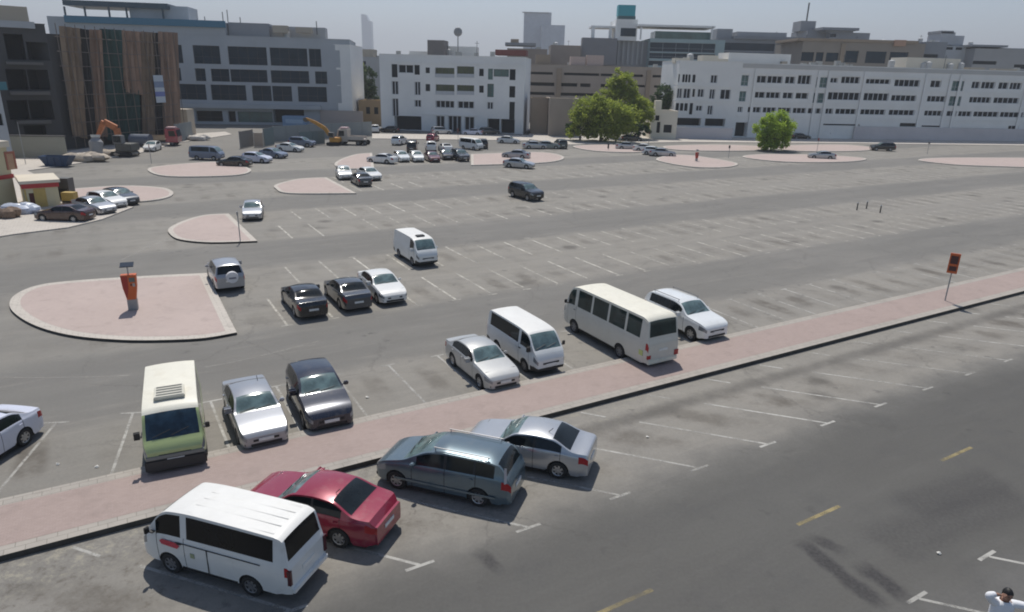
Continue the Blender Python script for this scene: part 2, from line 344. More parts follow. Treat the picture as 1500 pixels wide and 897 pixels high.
# ---------------------------------------------------------------- ground
def ground_mat():
    m,T,b=newmat('asphalt_lot')
    tc=T.n('ShaderNodeTexCoord').outputs['Object']; sx=T.n('ShaderNodeSeparateXYZ'); T.link(tc,sx.inputs[0]); X,Y=sx.outputs[0],sx.outputs[1]
    n0=T.m('ADD',T.m('MULTIPLY',X,-UY),T.m('MULTIPLY',Y,UX)); u=T.m('ADD',T.m('MULTIPLY',X,UX),T.m('MULTIPLY',Y,UY))
    wob=T.m('MULTIPLY',T.m('SUBTRACT',T.noise(tc,.22,4,.6),.5),2.2)
    wob2=T.m('MULTIPLY',T.m('SUBTRACT',T.noise(tc,1.1,4,.6),.5),.9)
    n=T.m('ADD',T.m('ADD',n0,wob),wob2)
    bay=None
    def strip(a,b_,s=.7,x=n):
        return T.m('MULTIPLY',T.ss(x,a-s,a+s),T.ss(x,b_-s,b_+s,1,0))
    for a,b_ in((15.1,28.4),(35.6,47.7),(55.4,67.7),(75.3,87.6),(95,108)):
        q=strip(a,b_,.9); bay=q if bay is None else T.m('MAXIMUM',bay,q)
    bay=T.m('MULTIPLY',bay,T.ss(T.m('ADD',u,wob),-3,3,.55,1))
    road=strip(-60,14.6,1.3); bay2=T.ss(n,5.6,7.6,1,0)
    big=T.noise(tc,.06,4,.6); mid_=T.noise(tc,.5,6,.68); fine=T.noise(tc,9,6,.75)
    c=T.mix(bay,(.168,.160,.146),(.245,.228,.20))
    c=T.mix(road,c,(.098,.094,.086))
    c=T.mix(T.m('MULTIPLY',road,bay2),c,(.135,.13,.123))
    # worn, dusty and oily patches
    c=T.mix(T.ss(big,.42,.68,0,.32),c,T.mix(road,(.24,.225,.205),(.12,.118,.112)))
    c=T.mix(T.ss(mid_,.48,.72,0,.42),c,T.mix(road,(.145,.135,.12),(.075,.073,.072)))
    mpp=T.n('ShaderNodeMapping'); mpp.vector_type='TEXTURE'; mpp.inputs['Rotation'].default_value=(0,0,KA); mpp.inputs['Scale'].default_value=(7,1,1); T.link(tc,mpp.inputs[0])
    stk=T.noise(mpp.outputs[0],.55,5,.65); c=T.mix(T.ss(stk,.35,.7,0,.34),c,T.mix(road,(.135,.128,.118),(.075,.072,.069)))
    stk2=T.noise(mpp.outputs[0],1.7,4,.7); c=T.mix(T.ss(stk2,.5,.72,0,.28),c,T.mix(road,(.27,.25,.22),(.125,.12,.112)))
    m3=T.noise(tc,.27,5,.7); c=T.mix(T.m('MULTIPLY',T.ss(m3,.55,.72,0,.35),bay),c,(.26,.235,.2))
    vo=T.n('ShaderNodeTexVoronoi'); vo.inputs['Scale'].default_value=.42; vo.inputs['Randomness'].default_value=1
    dv=T.n('ShaderNodeVectorMath',operation='ADD'); T.link(tc,dv.inputs[0])
    nv=T.n('ShaderNodeVectorMath',operation='SCALE'); T.link(T.noise(tc,1.8,5,.7,col=True),nv.inputs[0]); nv.inputs['Scale'].default_value=1.0; T.link(nv.outputs[0],dv.inputs[1]); T.link(dv.outputs[0],vo.inputs['Vector'])
    oil=T.ss(vo.outputs['Distance'],.06,.40,.75,0); sel=T.ss(T.noise(tc,.11,2),.5,.62)
    c=T.mix(T.m('MULTIPLY',T.m('MULTIPLY',oil,sel),T.m('ADD',T.m('MULTIPLY',bay,.8),.12)),c,(.075,.068,.06))
    def bays(u_,u0,per,na,nb,k,c,wd=.26):
        f=T.m('FRACT',T.m('MULTIPLY',T.m('SUBTRACT',u_,u0),1/per)); d=T.m('ABSOLUTE',T.m('SUBTRACT',T.m('ADD',f,T.m('MULTIPLY',wob2,.12)),.5))
        cell=T.n('ShaderNodeTexWhiteNoise',noise_dimensions='1D'); T.link(T.m('FLOOR',T.m('MULTIPLY',T.m('SUBTRACT',u_,u0-na*7),1/per)),cell.inputs['W'])
        q=T.m('MULTIPLY',T.ss(d,wd*.35,wd,1,0),strip(na,nb,.75)); q=T.m('MULTIPLY',q,T.ss(mid_,.34,.6)); q=T.m('MULTIPLY',q,T.m('ADD',T.m('MULTIPLY',cell.outputs['Value'],.8),.2))
        return T.mix(T.m('MULTIPLY',q,k),c,(.085,.072,.058))
    c=bays(u,12.49,2.5,24.6,27.2,.75,c)
    for a_,b2_ in((36.3,38.8),(44,46.8),(56.3,58.8),(64,66.5),(76.3,78.6),(84,86.4)): c=bays(u,7.06,2.5,a_,b2_,.5,c)
    ua=T.m('ADD',u,T.m('MULTIPLY',T.m('SUBTRACT',n0,14.66),.888)); c=bays(ua,5.925,3.533,16.2,18.6,.8,c,.3)
    rough_=T.noise(tc,2.6,6,.8); c=T.mix(T.m('MULTIPLY',T.m('MULTIPLY',T.ss(rough_,.5,.66,0,.75),strip(16,20.4,1.2)),T.ss(u,20,2,.25,1)),c,(.11,.095,.078))
    c=T.mix(T.m('MULTIPLY',T.m('MULTIPLY',T.ss(rough_,.38,.5,.7,0),strip(18.6,20.6,.5)),T.ss(u,26,4,.2,1)),c,(.31,.285,.225))
    # fine cracks
    vc=T.n('ShaderNodeTexVoronoi',feature='DISTANCE_TO_EDGE'); vc.inputs['Scale'].default_value=.16; T.link(dv.outputs[0],vc.inputs['Vector'])
    c=T.mix(T.m('MULTIPLY',T.ss(vc.outputs['Distance'],0.,.012,.32,0),T.ss(T.noise(tc,.09,2),.42,.58)),c,(.07,.065,.06))
    # repaired squares of newer asphalt
    # tyre worn bands in the aisles and the dark drag band along the south bays
    st=T.m('MULTIPLY',strip(18.35,19.05,.28,T.m('ADD',n0,T.m('MULTIPLY',wob2,.4))),T.ss(u,4,12,.2,.62))
    c=T.mix(T.m('MULTIPLY',st,T.ss(mid_,.3,.6,.55,1)),c,(.085,.078,.07))
    for ctr,wd,k in((12.9,.8,.22),(9.0,.8,.22),(30.6,1.0,.2),(33.2,1.0,.2),(50.2,1.0,.16),(53,1.0,.16)):
        c=T.mix(strip(ctr-wd*.4,ctr+wd*.4,.6)if 0 else T.m('MULTIPLY',strip(ctr-.3,ctr+.3,wd),k),c,(.085,.083,.08))
    # skid marks on the road (two tyre tracks)
    def seg(p,q,wd,k,c):
        p=Vector(p);q=Vector(q);d=(q-p);l=d.length;d/=l
        a=T.m('ADD',T.m('MULTIPLY',T.m('SUBTRACT',X,p.x),d.x),T.m('MULTIPLY',T.m('SUBTRACT',Y,p.y),d.y))
        bb=T.m('ADD',T.m('MULTIPLY',T.m('SUBTRACT',X,p.x),-d.y),T.m('MULTIPLY',T.m('SUBTRACT',Y,p.y),d.x))
        bb=T.m('ABSOLUTE',T.m('ADD',bb,T.m('MULTIPLY',wob2,.55)))
        k_=T.m('MULTIPLY',T.m('MULTIPLY',T.ss(bb,wd*.4,wd*1.3,k,0),T.ss(a,-.3,.4)),T.ss(a,l-.6,l+.2,1,0))
        return T.mix(T.m('MULTIPLY',k_,T.ss(fine,.3,.7,1,.55)),c,(.034,.032,.034))
    for A,B,wd,k in(((1172,795),(1300,893),.3,.95),((1190,787),(1240,812),.28,.85),((1262,828),(1335,882),.32,.95),((1330,745),(1470,700),.8,.4),((1290,800),(1500,725),.9,.38),((700,812),(735,838),.25,.8)):
        c=seg(at(*A),at(*B),wd,k,c)
    # drips and stains scattered over the road
    v2=T.n('ShaderNodeTexVoronoi'); v2.inputs['Scale'].default_value=1.1; T.link(dv.outputs[0],v2.inputs['Vector'])
    c=T.mix(T.m('MULTIPLY',T.ss(v2.outputs['Distance'],.05,.26,.5,0),T.ss(T.noise(tc,.17,2),.5,.66)),c,(.055,.053,.052))
    # far construction yard dust
    fy=T.m('MULTIPLY',T.ss(Y,85,110),T.ss(X,-62,-40,1,0)); c=T.mix(T.m('MULTIPLY',fy,T.ss(mid_,.35,.6,.1,.5)),c,(.26,.235,.2))
    gm=T.n('ShaderNodeMix',data_type='RGBA',blend_type='MULTIPLY'); gm.inputs[0].default_value=1
    T.link(c,gm.inputs[6]); k=T.ss(fine,.2,.8,.9,1.1); cc=T.n('ShaderNodeCombineColor'); 
    for i in range(3): T.link(k,cc.inputs[i])
    T.link(cc.outputs[0],gm.inputs[7]); T.link(gm.outputs[2],b.inputs['Base Color'])
    b.inputs['Roughness'].default_value=.85; b.inputs['Specular IOR Level'].default_value=.35
    bn=T.n('ShaderNodeBump'); bn.inputs['Strength'].default_value=.35; bn.inputs['Distance'].default_value=.012; T.link(T.noise(tc,30,5,.7),bn.inputs['Height']); T.link(bn.outputs[0],b.inputs['Normal'])
    return m
g=MB(); g.add([(-6000,-300,0),(6000,-300,0),(6000,9000,0),(-6000,9000,0)],[(0,1,2,3)]); tag(g.build('ground',ground_mat()),'grey sun bleached asphalt of the car park and the roads round it',kind='structure')
# painted lines -------------------------------------------------------------
def line_mat(name,col,lo,hi):
    m,T,b=newmat(name); tc=T.n('ShaderNodeTexCoord').outputs['Object']
    f=T.noise(tc,1.3,6,.75); f2=T.noise(tc,.12,3); a=T.m('ADD',T.ss(f,.36,.6,lo,hi),T.ss(f2,.35,.65,-.22,.12),clamp=True)
    T.link(a,b.inputs['Alpha']); b.inputs['Base Color'].default_value=(*col,1); b.inputs['Roughness'].default_value=.8
    return m
LW=line_mat('worn_white_paint',(.44,.425,.39),.35,.9); LF=line_mat('faded_white_paint',(.58,.55,.48),.25,.82); LY=line_mat('worn_yellow_paint',(.36,.29,.14),.25,.7)
def strip_w(mb,p,q,wd,z=.004):
    p=Vector(p[:2]);q=Vector(q[:2]);d=(q-p).normalized();e=Vector((-d.y,d.x))*wd/2
    k=max(1,int((q-p).length/6)); 
    mb.add([(p-e)[:]+(z,),(q-e)[:]+(z,),(q+e)[:]+(z,),(p+e)[:]+(z,)],[(0,1,2,3)])
m1=MB()
def bar(mb,u,n,h=.42,wd=.1,z=.0045): strip_w(mb,un(u-h,n),un(u+h,n),wd,z)
for k in range(-1,22):                                   # angled bays south of the walkway
    u=5.925+3.533*k; bar(m1,u,14.66,.43,.11,.006)
    strip_w(m1,un(u,14.7),un(u-.888*3.6,18.3),.1); strip_w(m1,un(u-.888*4.65,19.25),un(u-.888*5.4,20.05),.1)
for k in range(-2,20):                                   # bays on the far side of the street
    u=17.1+3.54*k; bar(m1,u,7.2,.43,.11,.006); strip_w(m1,un(u,7.15),un(u+.888*5,2.1),.1)
for k in range(-2,36):                                   # row against the walkway
    if k==-4: continue
    u=12.49+2.5*k
    strip_w(m1,un(u,23.5),un(u,28.05),.1); bar(m1,u,28.1,.33,.09,.006)
for A,B in(((82.3,619.3),(-4,722)),((194.7,605.2),(159.5,705.6)),((308.4,588),(339.5,666.4)),((404.8,566),(443.9,638.3))):
    strip_w(m1,at(*A),at(*B),.1); a=at(*A); t=Vector((UX,UY))
    if A[0]<300: t=Vector((.985,.17))
    strip_w(m1,(a[0]-t.x*.45,a[1]-t.y*.45),(a[0]+t.x*.45,a[1]+t.y*.45),.1,.006)
tag(m1.build('road_marking',LW),'worn white bay lines beside the brick walkway and the street',kind='structure')
m2=MB()
for (na,nb,u0,k0,k1) in((35.5,40.9,7.06,0,40),(42.4,47.8,7.06,0,40),(55.4,60.7,7.06,2,46),(62.3,67.5,7.06,3,46),(75.3,80.5,7.06,5,52),(82.2,87.3,7.06,6,52),(95.2,100.4,7.06,9,56)):
    for k in range(k0,k1):
        if random.random()<.04: continue
        u=u0+2.5*k; a=na+random.uniform(0,.5);b=nb-random.uniform(0,.5)
        strip_w(m2,un(u,a),un(u,b),.13)
        if na in(35.5,): bar(m2,u,35.45,.3,.08,.006)
        if random.random()<.35 and na>42: bar(m2,u,nb,.3,.08,.006)
tag(m2.build('road_marking',LF),'faded white bay lines across the empty car park',kind='structure')
m3=MB()
for k in range(-2,12): strip_w(m3,un(8.97+7.93*k,10.84),un(11.02+7.93*k,10.84),.13)
tag(m3.build('road_marking',LY),'yellow dashes along the middle of the street',kind='structure')
m4=MB()
for P in([(178,381),(196,373),(214,364),(232,356),(247,350)],[(377,290),(389,284),(401,278)]):
    for a,b in zip(P[:-1],P[1:]):
        strip_w(m4,at(*a),at(*b),.12)
for P in([(0,553),(60,553.5),(130,552.5),(190,550)],[(300,538),(340,531),(380,522),(420,512),(470,499)]):
    for a,b in zip(P[:-1],P[1:]): strip_w(m4,at(*a),at(*b),.05)
tag(m4.build('road_marking',line_mat('nearly_gone_white_paint',(.42,.40,.36),.2,.6)),'thin white guide lines in the curved lane',kind='structure')
# ---------------------------------------------------------------- pavings and kerbs
KSIDE=mat('dark_kerb_face',(.05,.047,.043),.85,0,.3,2)  # kerb sides coloured much darker than the kerb top
def brick_mat(name,a,b_,mo,sc,rot=KA):
    m,T,b=newmat(name); tc=T.n('ShaderNodeTexCoord').outputs['Object']; mp=T.n('ShaderNodeMapping'); mp.inputs['Rotation'].default_value=(0,0,-rot); T.link(tc,mp.inputs[0])
    br=T.n('ShaderNodeTexBrick'); br.inputs['Scale'].default_value=sc; br.inputs['Color1'].default_value=(*a,1); br.inputs['Color2'].default_value=(*b_,1); br.inputs['Mortar'].default_value=(*mo,1); br.inputs['Mortar Size'].default_value=.012
    T.link(mp.outputs[0],br.inputs[0]); c=br.outputs[0]
    c=T.mix(T.ss(T.noise(tc,.25,5,.65),.4,.7,0,.35),c,tuple(x*1.12 for x in a)); c=T.mix(T.ss(T.noise(tc,1.3,6,.7),.5,.72,0,.3),c,tuple(x*.7 for x in mo))
    T.link(c,b.inputs['Base Color']); b.inputs['Roughness'].default_value=.85; return m
PINK=brick_mat('pink_block_paving',(.345,.268,.240),(.315,.242,.216),(.26,.205,.182),3.2)
PINKL=brick_mat('pale_pink_paving',(.43,.345,.312),(.405,.322,.29),(.34,.275,.245),3.2)
KERB=brick_mat('concrete_kerb',(.36,.325,.285),(.33,.30,.265),(.22,.2,.175),1.0)
KERBL=brick_mat('pale_concrete_kerb',(.50,.455,.40),(.48,.435,.385),(.3,.27,.235),1.0)
def inset(P,d):
    n=len(P); A=sum(P[i][0]*P[(i+1)%n][1]-P[(i+1)%n][0]*P[i][1] for i in range(n)); s=1 if A>0 else -1; out=[]
    for i in range(n):
        p=Vector(P[i-1]);c=Vector(P[i]);q=Vector(P[(i+1)%n]); a=(c-p).normalized();b=(q-c).normalized()
        na=Vector((-a.y,a.x))*s;nb=Vector((-b.y,b.x))*s; m=(na+nb); L=m.length
        if L<.3: out.append((c+na*d)[:]);continue
        m/=L; out.append((c+m*(d/max(.45,m.dot(na))))[:])
    return out
def densify(P,rnd):
    """closed Catmull-Rom through the points flagged round; corners stay"""
    n=len(P); out=[]
    for i in range(n):
        p0,p1,p2,p3=[Vector(P[(i+k)%n][:2]) for k in(-1,0,1,2)]; c1=P[i][2] if len(P[i])>2 else 0; c2=P[(i+1)%n][2] if len(P[(i+1)%n])>2 else 0
        if c1: p0=p1
        if c2: p3=p2
        if c1 and c2: out.append(p1[:]); continue
        for t in np.linspace(0,1,6)[:-1]:
            t=float(t); out.append((.5*((2*p1)+(-p0+p2)*t+(2*p0-5*p1+4*p2-p3)*t*t+(-p0+3*p1-3*p2+p3)*t**3))[:])
    return out
def island(px,label,kw=.4,h=.14,pm=PINKL,km=KERBL,dk=False):
    P=[at(a,b,h)+tuple(r) for a,b,*r in px]; D=densify(P,1)
    o=empty('traffic_island',(0,0,0)); tag(o,label,kind='structure')
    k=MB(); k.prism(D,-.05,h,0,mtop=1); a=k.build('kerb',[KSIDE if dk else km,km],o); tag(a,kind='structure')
    k=MB(); I=inset(D,kw); k.add([(x,y,h+.004) for x,y in I],[tuple(range(len(I)))]); tag(k.build('paving',pm,o),kind='structure')
    return o
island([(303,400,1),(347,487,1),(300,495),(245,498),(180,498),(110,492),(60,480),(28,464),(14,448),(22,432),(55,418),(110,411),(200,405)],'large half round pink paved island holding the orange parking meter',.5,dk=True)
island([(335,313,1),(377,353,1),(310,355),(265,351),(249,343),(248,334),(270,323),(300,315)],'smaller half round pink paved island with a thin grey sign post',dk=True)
island([(478,260,1),(522,283,1),(425,283),(404,276),(405,270),(438,262)],'pink paved island beside the dark grey sedan and two white cars')
island([(545,224,1),(548,246,1),(505,247),(490,241),(500,233),(522,226)],'pink paved island left of the crowded row of parked cars')
island([(690,226,1),(790,223),(826,230),(800,238),(690,242,1)],'pale pink paved island right of the crowded row of parked cars')
island([(100,277,1),(180,272),(238,275),(254,283),(238,291),(190,296),(105,298,1)],'pink paved island beside the yellow kiosk')
island([(216,248),(245,242),(320,237),(352,242),(368,250),(340,257),(245,258)],'pink paved island under the dark saloon in the left road')
island([(961,234),(985,227),(1024,229),(1079,239),(1062,245),(1010,244)],'narrow pink paved island holding the red post')
island([(1088,230),(1118,226),(1200,227),(1268,232),(1240,237),(1150,237)],'narrow pink paved island in front of the round green tree')
island([(1345,234),(1400,231),(1560,233),(1560,245),(1440,243),(1385,240)],'narrow pink paved island at the far right')
island([(840,214),(900,212),(955,219),(930,223),(870,221)],'narrow pale paved island in front of the tree clump')
island([(975,214),(1040,212),(1110,214),(1112,220),(1040,221),(985,219)],'narrow pale paved island beyond the red post')
island([(1140,214),(1230,212),(1278,216),(1260,221),(1160,221)],'narrow pale paved island right of the round green tree')
def slab(name,px,label,mt,h=.1):
    k=MB(); k.prism([at(a,b,h) for a,b in px],-.05,h); return tag(k.build(name,mt),label,kind='structure')
slab('pavement',[(-60,356),(20,343),(100,333),(150,321),(196,303),(150,300),(112,300),(95,277),(40,250),(110,240),(205,224),(262,209),(340,197),(330,193),(240,199),(160,212),(60,228),(-60,240)],'pale pavement along the construction site on the left',KERBL)
slab('pavement',[(830,212),(1000,208),(1250,210),(1560,214),(1560,205),(985,198),(775,195),(775,204)],'pale pavement along the long white building',KERBL)
slab('pavement',[(545,196),(545,203),(775,206),(775,198)],'pavement at the foot of the square white building',KERBL)
# promenade
wk=empty('walkway'); tag(wk,'long pink brick walkway with pale kerbs between the two rows of bays',kind='structure')
def urect(u0,u1,n0,n1): return [un(u0,n0),un(u1,n0),un(u1,n1),un(u0,n1)]
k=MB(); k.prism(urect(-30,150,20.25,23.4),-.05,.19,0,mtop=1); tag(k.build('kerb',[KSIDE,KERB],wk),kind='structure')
k=MB(); I=urect(-30,150,20.72,22.95); k.add([(x,y,.194) for x,y in I],[(0,1,2,3)]); tag(k.build('paving',PINK,wk),kind='structure')
# ---------------------------------------------------------------- buildings
def wallm(name,col,var=.06,dirt=.25): return mat('wall_'+name,col,.8,0,var,.25,.3,dirt=(tuple(c*.72 for c in col),.5,.5,dirt),bump=.15)
def glassm(name,col,rough=.12,var=.3): return mat('glass_'+name,col,rough,0,var,.35,.18 if rough>.2 else .5)
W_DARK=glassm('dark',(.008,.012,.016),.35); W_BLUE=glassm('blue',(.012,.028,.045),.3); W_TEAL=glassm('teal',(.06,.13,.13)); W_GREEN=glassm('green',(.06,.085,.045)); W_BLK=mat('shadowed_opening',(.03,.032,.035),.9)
FRAME=mat('window_frame_grey',(.45,.47,.5),.5); FRAMEW=mat('window_pier_white',(.5,.51,.53),.7); FRAMED=mat('window_frame_dark',(.07,.075,.08),.5)
FACS=[]
class Fac:
    def __init__(s,P0,P1,dep):
        s.P=np.array(P0[:2],float); d=np.array(P1[:2],float)-s.P; s.W=float(np.hypot(*d)); s.d=d/s.W; s.n=np.array([-s.d[1],s.d[0]]); s.dep=dep; s.op=[]
        if s.n[1]<0 and abs(s.n[1])>abs(s.n[0]): s.n=-s.n
        s.flip=False
    def uz(s,px,py):
        r=ray(px,py); nn=s.n; t=float((s.P@nn)/(r[:2]@nn)); x=r[:2]*t
        return float((x-s.P)@s.d),float(CH+r[2]*t)
    def win(s,rects,m,dep=.3,ox=0,oy=0,sc=1,mull=0,kind='window',frame=None,zsnap=None):
        for a,b,c,d in rects:
            x0,y0,x1,y1=ox+a/sc,oy+b/sc,ox+c/sc,oy+d/sc
            u0=s.uz(x0,(y0+y1)/2)[0];u1=s.uz(x1,(y0+y1)/2)[0];z1=s.uz((x0+x1)/2,y0)[1];z0=s.uz((x0+x1)/2,y1)[1]
            s.op.append([max(.05,u0),min(s.W-.05,u1),max(0.,z0),z1,m,dep,mull,kind,frame])
        return s
    def w(s,u,v,z): # v = depth behind the facade
        p=s.P+s.d*u+s.n*v; return (float(p[0]),float(p[1]),z)
    def snap(s,tol=.45):
        for idx in(2,3):
            vals=sorted(set(o[idx] for o in s.op)); groups=[]
            for v in vals:
                if groups and v-groups[-1][0]<tol: groups[-1].append(v)
                else: groups.append([v])
            mp={v:sum(g)/len(g) for g in groups for v in g}
            for o in s.op: o[idx]=mp[o[idx]]
        for o in s.op:
            if o[7]=='window': h=o[3]-o[2]; o[2]=max(0,o[2]-.16*h); o[3]+=.1*h
        s.op=[o for o in s.op if o[3]-o[2]>.25 and o[1]-o[0]>.2]
    def build(s,name,label,cat,H,wm,group=None,roofm=None,parapet=.5):
        s.snap(); H0=H; s.H=H
        c=s.w(s.W/2,s.dep/2,0); root=empty(name,(c[0],c[1],0),0,label,cat,group); off=Vector((c[0],c[1],0)); s.root=root; s.off=off
        us=sorted({0.,s.W}|{o[0] for o in s.op}|{o[1] for o in s.op}); zs=sorted({0.,H}|{min(H,o[2]) for o in s.op}|{min(H,o[3]) for o in s.op})
        m=MB()
        def q(a,b,c_,d): m.add([tuple(Vector(p)-off) for p in(a,b,c_,d)],[(0,1,2,3)])
        for i in range(len(us)-1):
            for j in range(len(zs)-1):
                um=(us[i]+us[i+1])/2; zm=(zs[j]+zs[j+1])/2
                if any(o[0]<um<o[1] and o[2]<zm<o[3] for o in s.op): continue
                q(s.w(us[i],0,zs[j]),s.w(us[i+1],0,zs[j]),s.w(us[i+1],0,zs[j+1]),s.w(us[i],0,zs[j+1]))
        for u0,u1,z0,z1,mt,dp,mu,kd,fr in s.op:
            q(s.w(u0,0,z0),s.w(u0,dp,z0),s.w(u0,dp,z1),s.w(u0,0,z1)); q(s.w(u1,0,z0),s.w(u1,0,z1),s.w(u1,dp,z1),s.w(u1,dp,z0))
            q(s.w(u0,0,z0),s.w(u1,0,z0),s.w(u1,dp,z0),s.w(u0,dp,z0)); q(s.w(u0,0,z1),s.w(u0,dp,z1),s.w(u1,dp,z1),s.w(u1,0,z1))
        D=s.dep;Wd=s.W
        q(s.w(0,0,0),s.w(0,0,H),s.w(0,D,H),s.w(0,D,0)); q(s.w(Wd,0,0),s.w(Wd,D,0),s.w(Wd,D,H),s.w(Wd,0,H)); q(s.w(0,D,0),s.w(0,D,H),s.w(Wd,D,H),s.w(Wd,D,0))
        m.build('wall',wm,root,weld=True)
        m=MB(); m.add([tuple(Vector(p)-off) for p in(s.w(.02,.02,H-parapet),s.w(Wd-.02,.02,H-parapet),s.w(Wd-.02,D-.02,H-parapet),s.w(.02,D-.02,H-parapet))],[(0,1,2,3)]); m.build('roof',roofm or ROOFM,root)
        cop=MB(); t=.22
        s.bx(cop,-.06,Wd+.06,-.06,t,H,H+.1); s.bx(cop,-.06,t,t+.003,D-t,H,H+.1); s.bx(cop,Wd-t,Wd+.06,t+.003,D-t,H,H+.1); cop.build('coping',wm,root)
        for u0,u1,z0,z1,mt,dp,mu,kd,fr in s.op:
            m=MB(); m.add([tuple(Vector(p)-off) for p in(s.w(u0,dp-.01,z0),s.w(u1,dp-.01,z0),s.w(u1,dp-.01,z1),s.w(u0,dp-.01,z1))],[(0,1,2,3)]); o=m.build(kd,mt,root)
            if mu and u1-u0>mu*.9:
                f=MB(); k=max(2,round((u1-u0)/mu)); th=.22 if fr is FRAMEW else .07
                for i in range(k+1):
                    uu=u0+(u1-u0)*i/k; uu=min(max(uu,u0+th/2+.002),u1-th/2-.002); s.bx(f,uu-th/2,uu+th/2,dp-.09,dp-.02,z0+.01,z1-.01)
                s.bx(f,u0+.004,u1-.004,dp-.1,dp-.093,z0+.004,z0+.08); s.bx(f,u0+.004,u1-.004,dp-.1,dp-.093,z1-.08,z1-.004)
                if z1-z0>1.8 and fr is not FRAMEW: zz=z0+(z1-z0)*.38; s.bx(f,u0+.004,u1-.004,dp-.1,dp-.093,zz,zz+.06)
                f.build('frame',fr or FRAMED,o)
        return root
    def bx(s,mb,u0,u1,v0,v1,z0,z1,m=0):
        vs=[tuple(Vector(s.w(u,v,z))-s.off) for z in(z0,z1) for u,v in((u0,v0),(u1,v0),(u1,v1),(u0,v1))]
        mb.add(vs,[(3,2,1,0),(4,5,6,7),(0,1,5,4),(1,2,6,5),(2,3,7,6),(3,0,4,7)],m)
    def part(s,name,mt,boxes):
        for b in boxes:
            m=MB(); s.bx(m,*b); o=m.build(name,mt,s.root)
        return o
    def pbox(s,px0,py0,px1,py1,v0,v1):
        pm=((px0+px1)/2,(py0+py1)/2); return (s.uz(px0,pm[1])[0],s.uz(px1,pm[1])[0],v0,v1,s.uz(pm[0],py1)[1],s.uz(pm[0],py0)[1])
ROOFM=wallm('roof_screed',(.36,.34,.31))
WHITE=wallm('white_render',(.75,.75,.735)); WHITE2=wallm('offwhite_render',(.79,.78,.75),.05); CREAM=wallm('cream_render',(.72,.66,.55)); TAN=wallm('tan_render',(.36,.30,.25)); BROWN=wallm('brown_render',(.30,.235,.175)); GREYB=wallm('blue_grey_panel',(.41,.43,.45)); CONC=wallm('raw_concrete',(.13,.125,.12)); DKC=wallm('dark_concrete',(.07,.07,.072)); BEIGE=wallm('beige_render',(.43,.38,.31)); GREY=wallm('grey_panel',(.30,.31,.33))
def clutter(f,items,mt):
    f.part('rooftop_unit',mt,items)
# square white building
b3=Fac(at(559,190),at(766,197),18); b3z=b3.uz(660,82)[1]
c=dict(ox=500,oy=0,sc=4.077)
b3.win([(300,392,335,447),(339,392,432,428),(436,392,468,447),(300,492,342,552),(436,494,474,554),(303,597,343,680),(436,600,478,634),(823,417,850,450),(823,522,850,553),(503,402,528,435),(503,508,530,540),(1005,425,1040,475),(1003,520,1038,580),(1003,617,1035,705),(870,612,908,645)],W_DARK,.3,mull=1.6,frame=FRAMEW,**c)
b3.win([(876,417,905,470),(910,422,1000,450),(872,510,910,573)],W_TEAL,.3,mull=1.4,**c)
b3.win([(560,402,675,440),(690,402,793,440),(563,508,675,543),(690,508,793,543)],W_GREEN,.9,mull=1.4,**c)
b3.win([(563,610,675,642),(694,612,793,642)],W_DARK,.5,mull=1.2,frame=FRAMEW,**c)
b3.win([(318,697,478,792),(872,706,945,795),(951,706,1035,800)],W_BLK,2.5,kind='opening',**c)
b3.win([(565,703,618,765),(637,708,718,805),(735,705,795,765)],W_DARK,.4,mull=1.2,frame=FRAMEW,**c)
b3.build('office_building','square white four storey building with recessed balconies and dark garage openings','building',b3z,WHITE)
bal=[]
for q in((560,442,675,464),(690,442,793,464),(563,545,675,567),(690,545,793,567)):
    bb=b3.pbox(500+q[0]/4.077,q[1]/4.077,500+q[2]/4.077,q[3]/4.077,-.06,.02); bal.append(bb)
for bb in bal: b3.part('balcony_rail',FRAME,[bb])
z=b3z
FACS.append((b3,7)); b3.part('cornice',WHITE,[b3.pbox(558,92,768,93.5,-.12,-.003),b3.pbox(620,168,700,169.5,-.15,-.003)])
b3.part('stair_penthouse',wallm('grey_brown',(.22,.2,.19)),[(b3.uz(622,80)[0],b3.uz(647,80)[0],3,8,z-.4,b3.uz(635,58)[1])])
b3.part('stair_penthouse',WHITE2,[(b3.uz(628,80)[0],b3.uz(690,80)[0],8.2,12,z-.4,b3.uz(660,66)[1]),(b3.uz(590,80)[0],b3.uz(618,80)[0],6,10,z-.4,b3.uz(600,74)[1])])
b3.part('canopy',mat('red_brown_cloth',(.2,.07,.06),.9),[(b3.uz(718,80)[0],b3.uz(766,80)[0],9,14,z+.6,b3.uz(740,71)[1])])
m=MB(); a=b3.w(b3.uz(664,70)[0],6,0); p=Vector(a)-b3.off; zt=b3.uz(664,46)[1]
m.cyl((p.x,p.y,z-.4),(p.x,p.y,zt),.12,n=8)
m.ell((p.x,p.y,zt+.2),(1.0,.35,1.0),10,6)
m.build('satellite_antenna',mat('antenna_grey',(.3,.3,.3),.6),b3.root)
# glass office left
b2=Fac(at(96,179),at(518,185),22); zt=b2.uz(400,55)[1]
c=dict(ox=240,oy=0,sc=4.983)
b2.win([(-60,335,40,440),(60,335,135,440),(215,345,410,445),(470,350,752,466),(776,366,1048,471),(1060,370,1148,472)],W_BLUE,.5,mull=2.2,**c)
b2.win([(-60,505,40,580),(60,505,125,575),(230,510,305,580),(345,512,478,582),(486,514,755,588),(782,518,1060,600),(1105,533,1192,604)],W_BLUE,.5,mull=2.2,**c)
b2.win([(-60,620,60,708),(88,618,308,712),(345,628,600,714),(645,635,785,726),(793,640,935,728),(980,650,1190,740)],W_BLUE,.5,mull=2.2,**c)
b2.win([(110,810,195,885),(235,810,430,895),(470,815,525,890)],W_DARK,1.2,mull=2.5,kind='shop_window',**c)
b2.win([(540,812,795,893)],W_TEAL,.4,mull=3,kind='shop_window',**c)
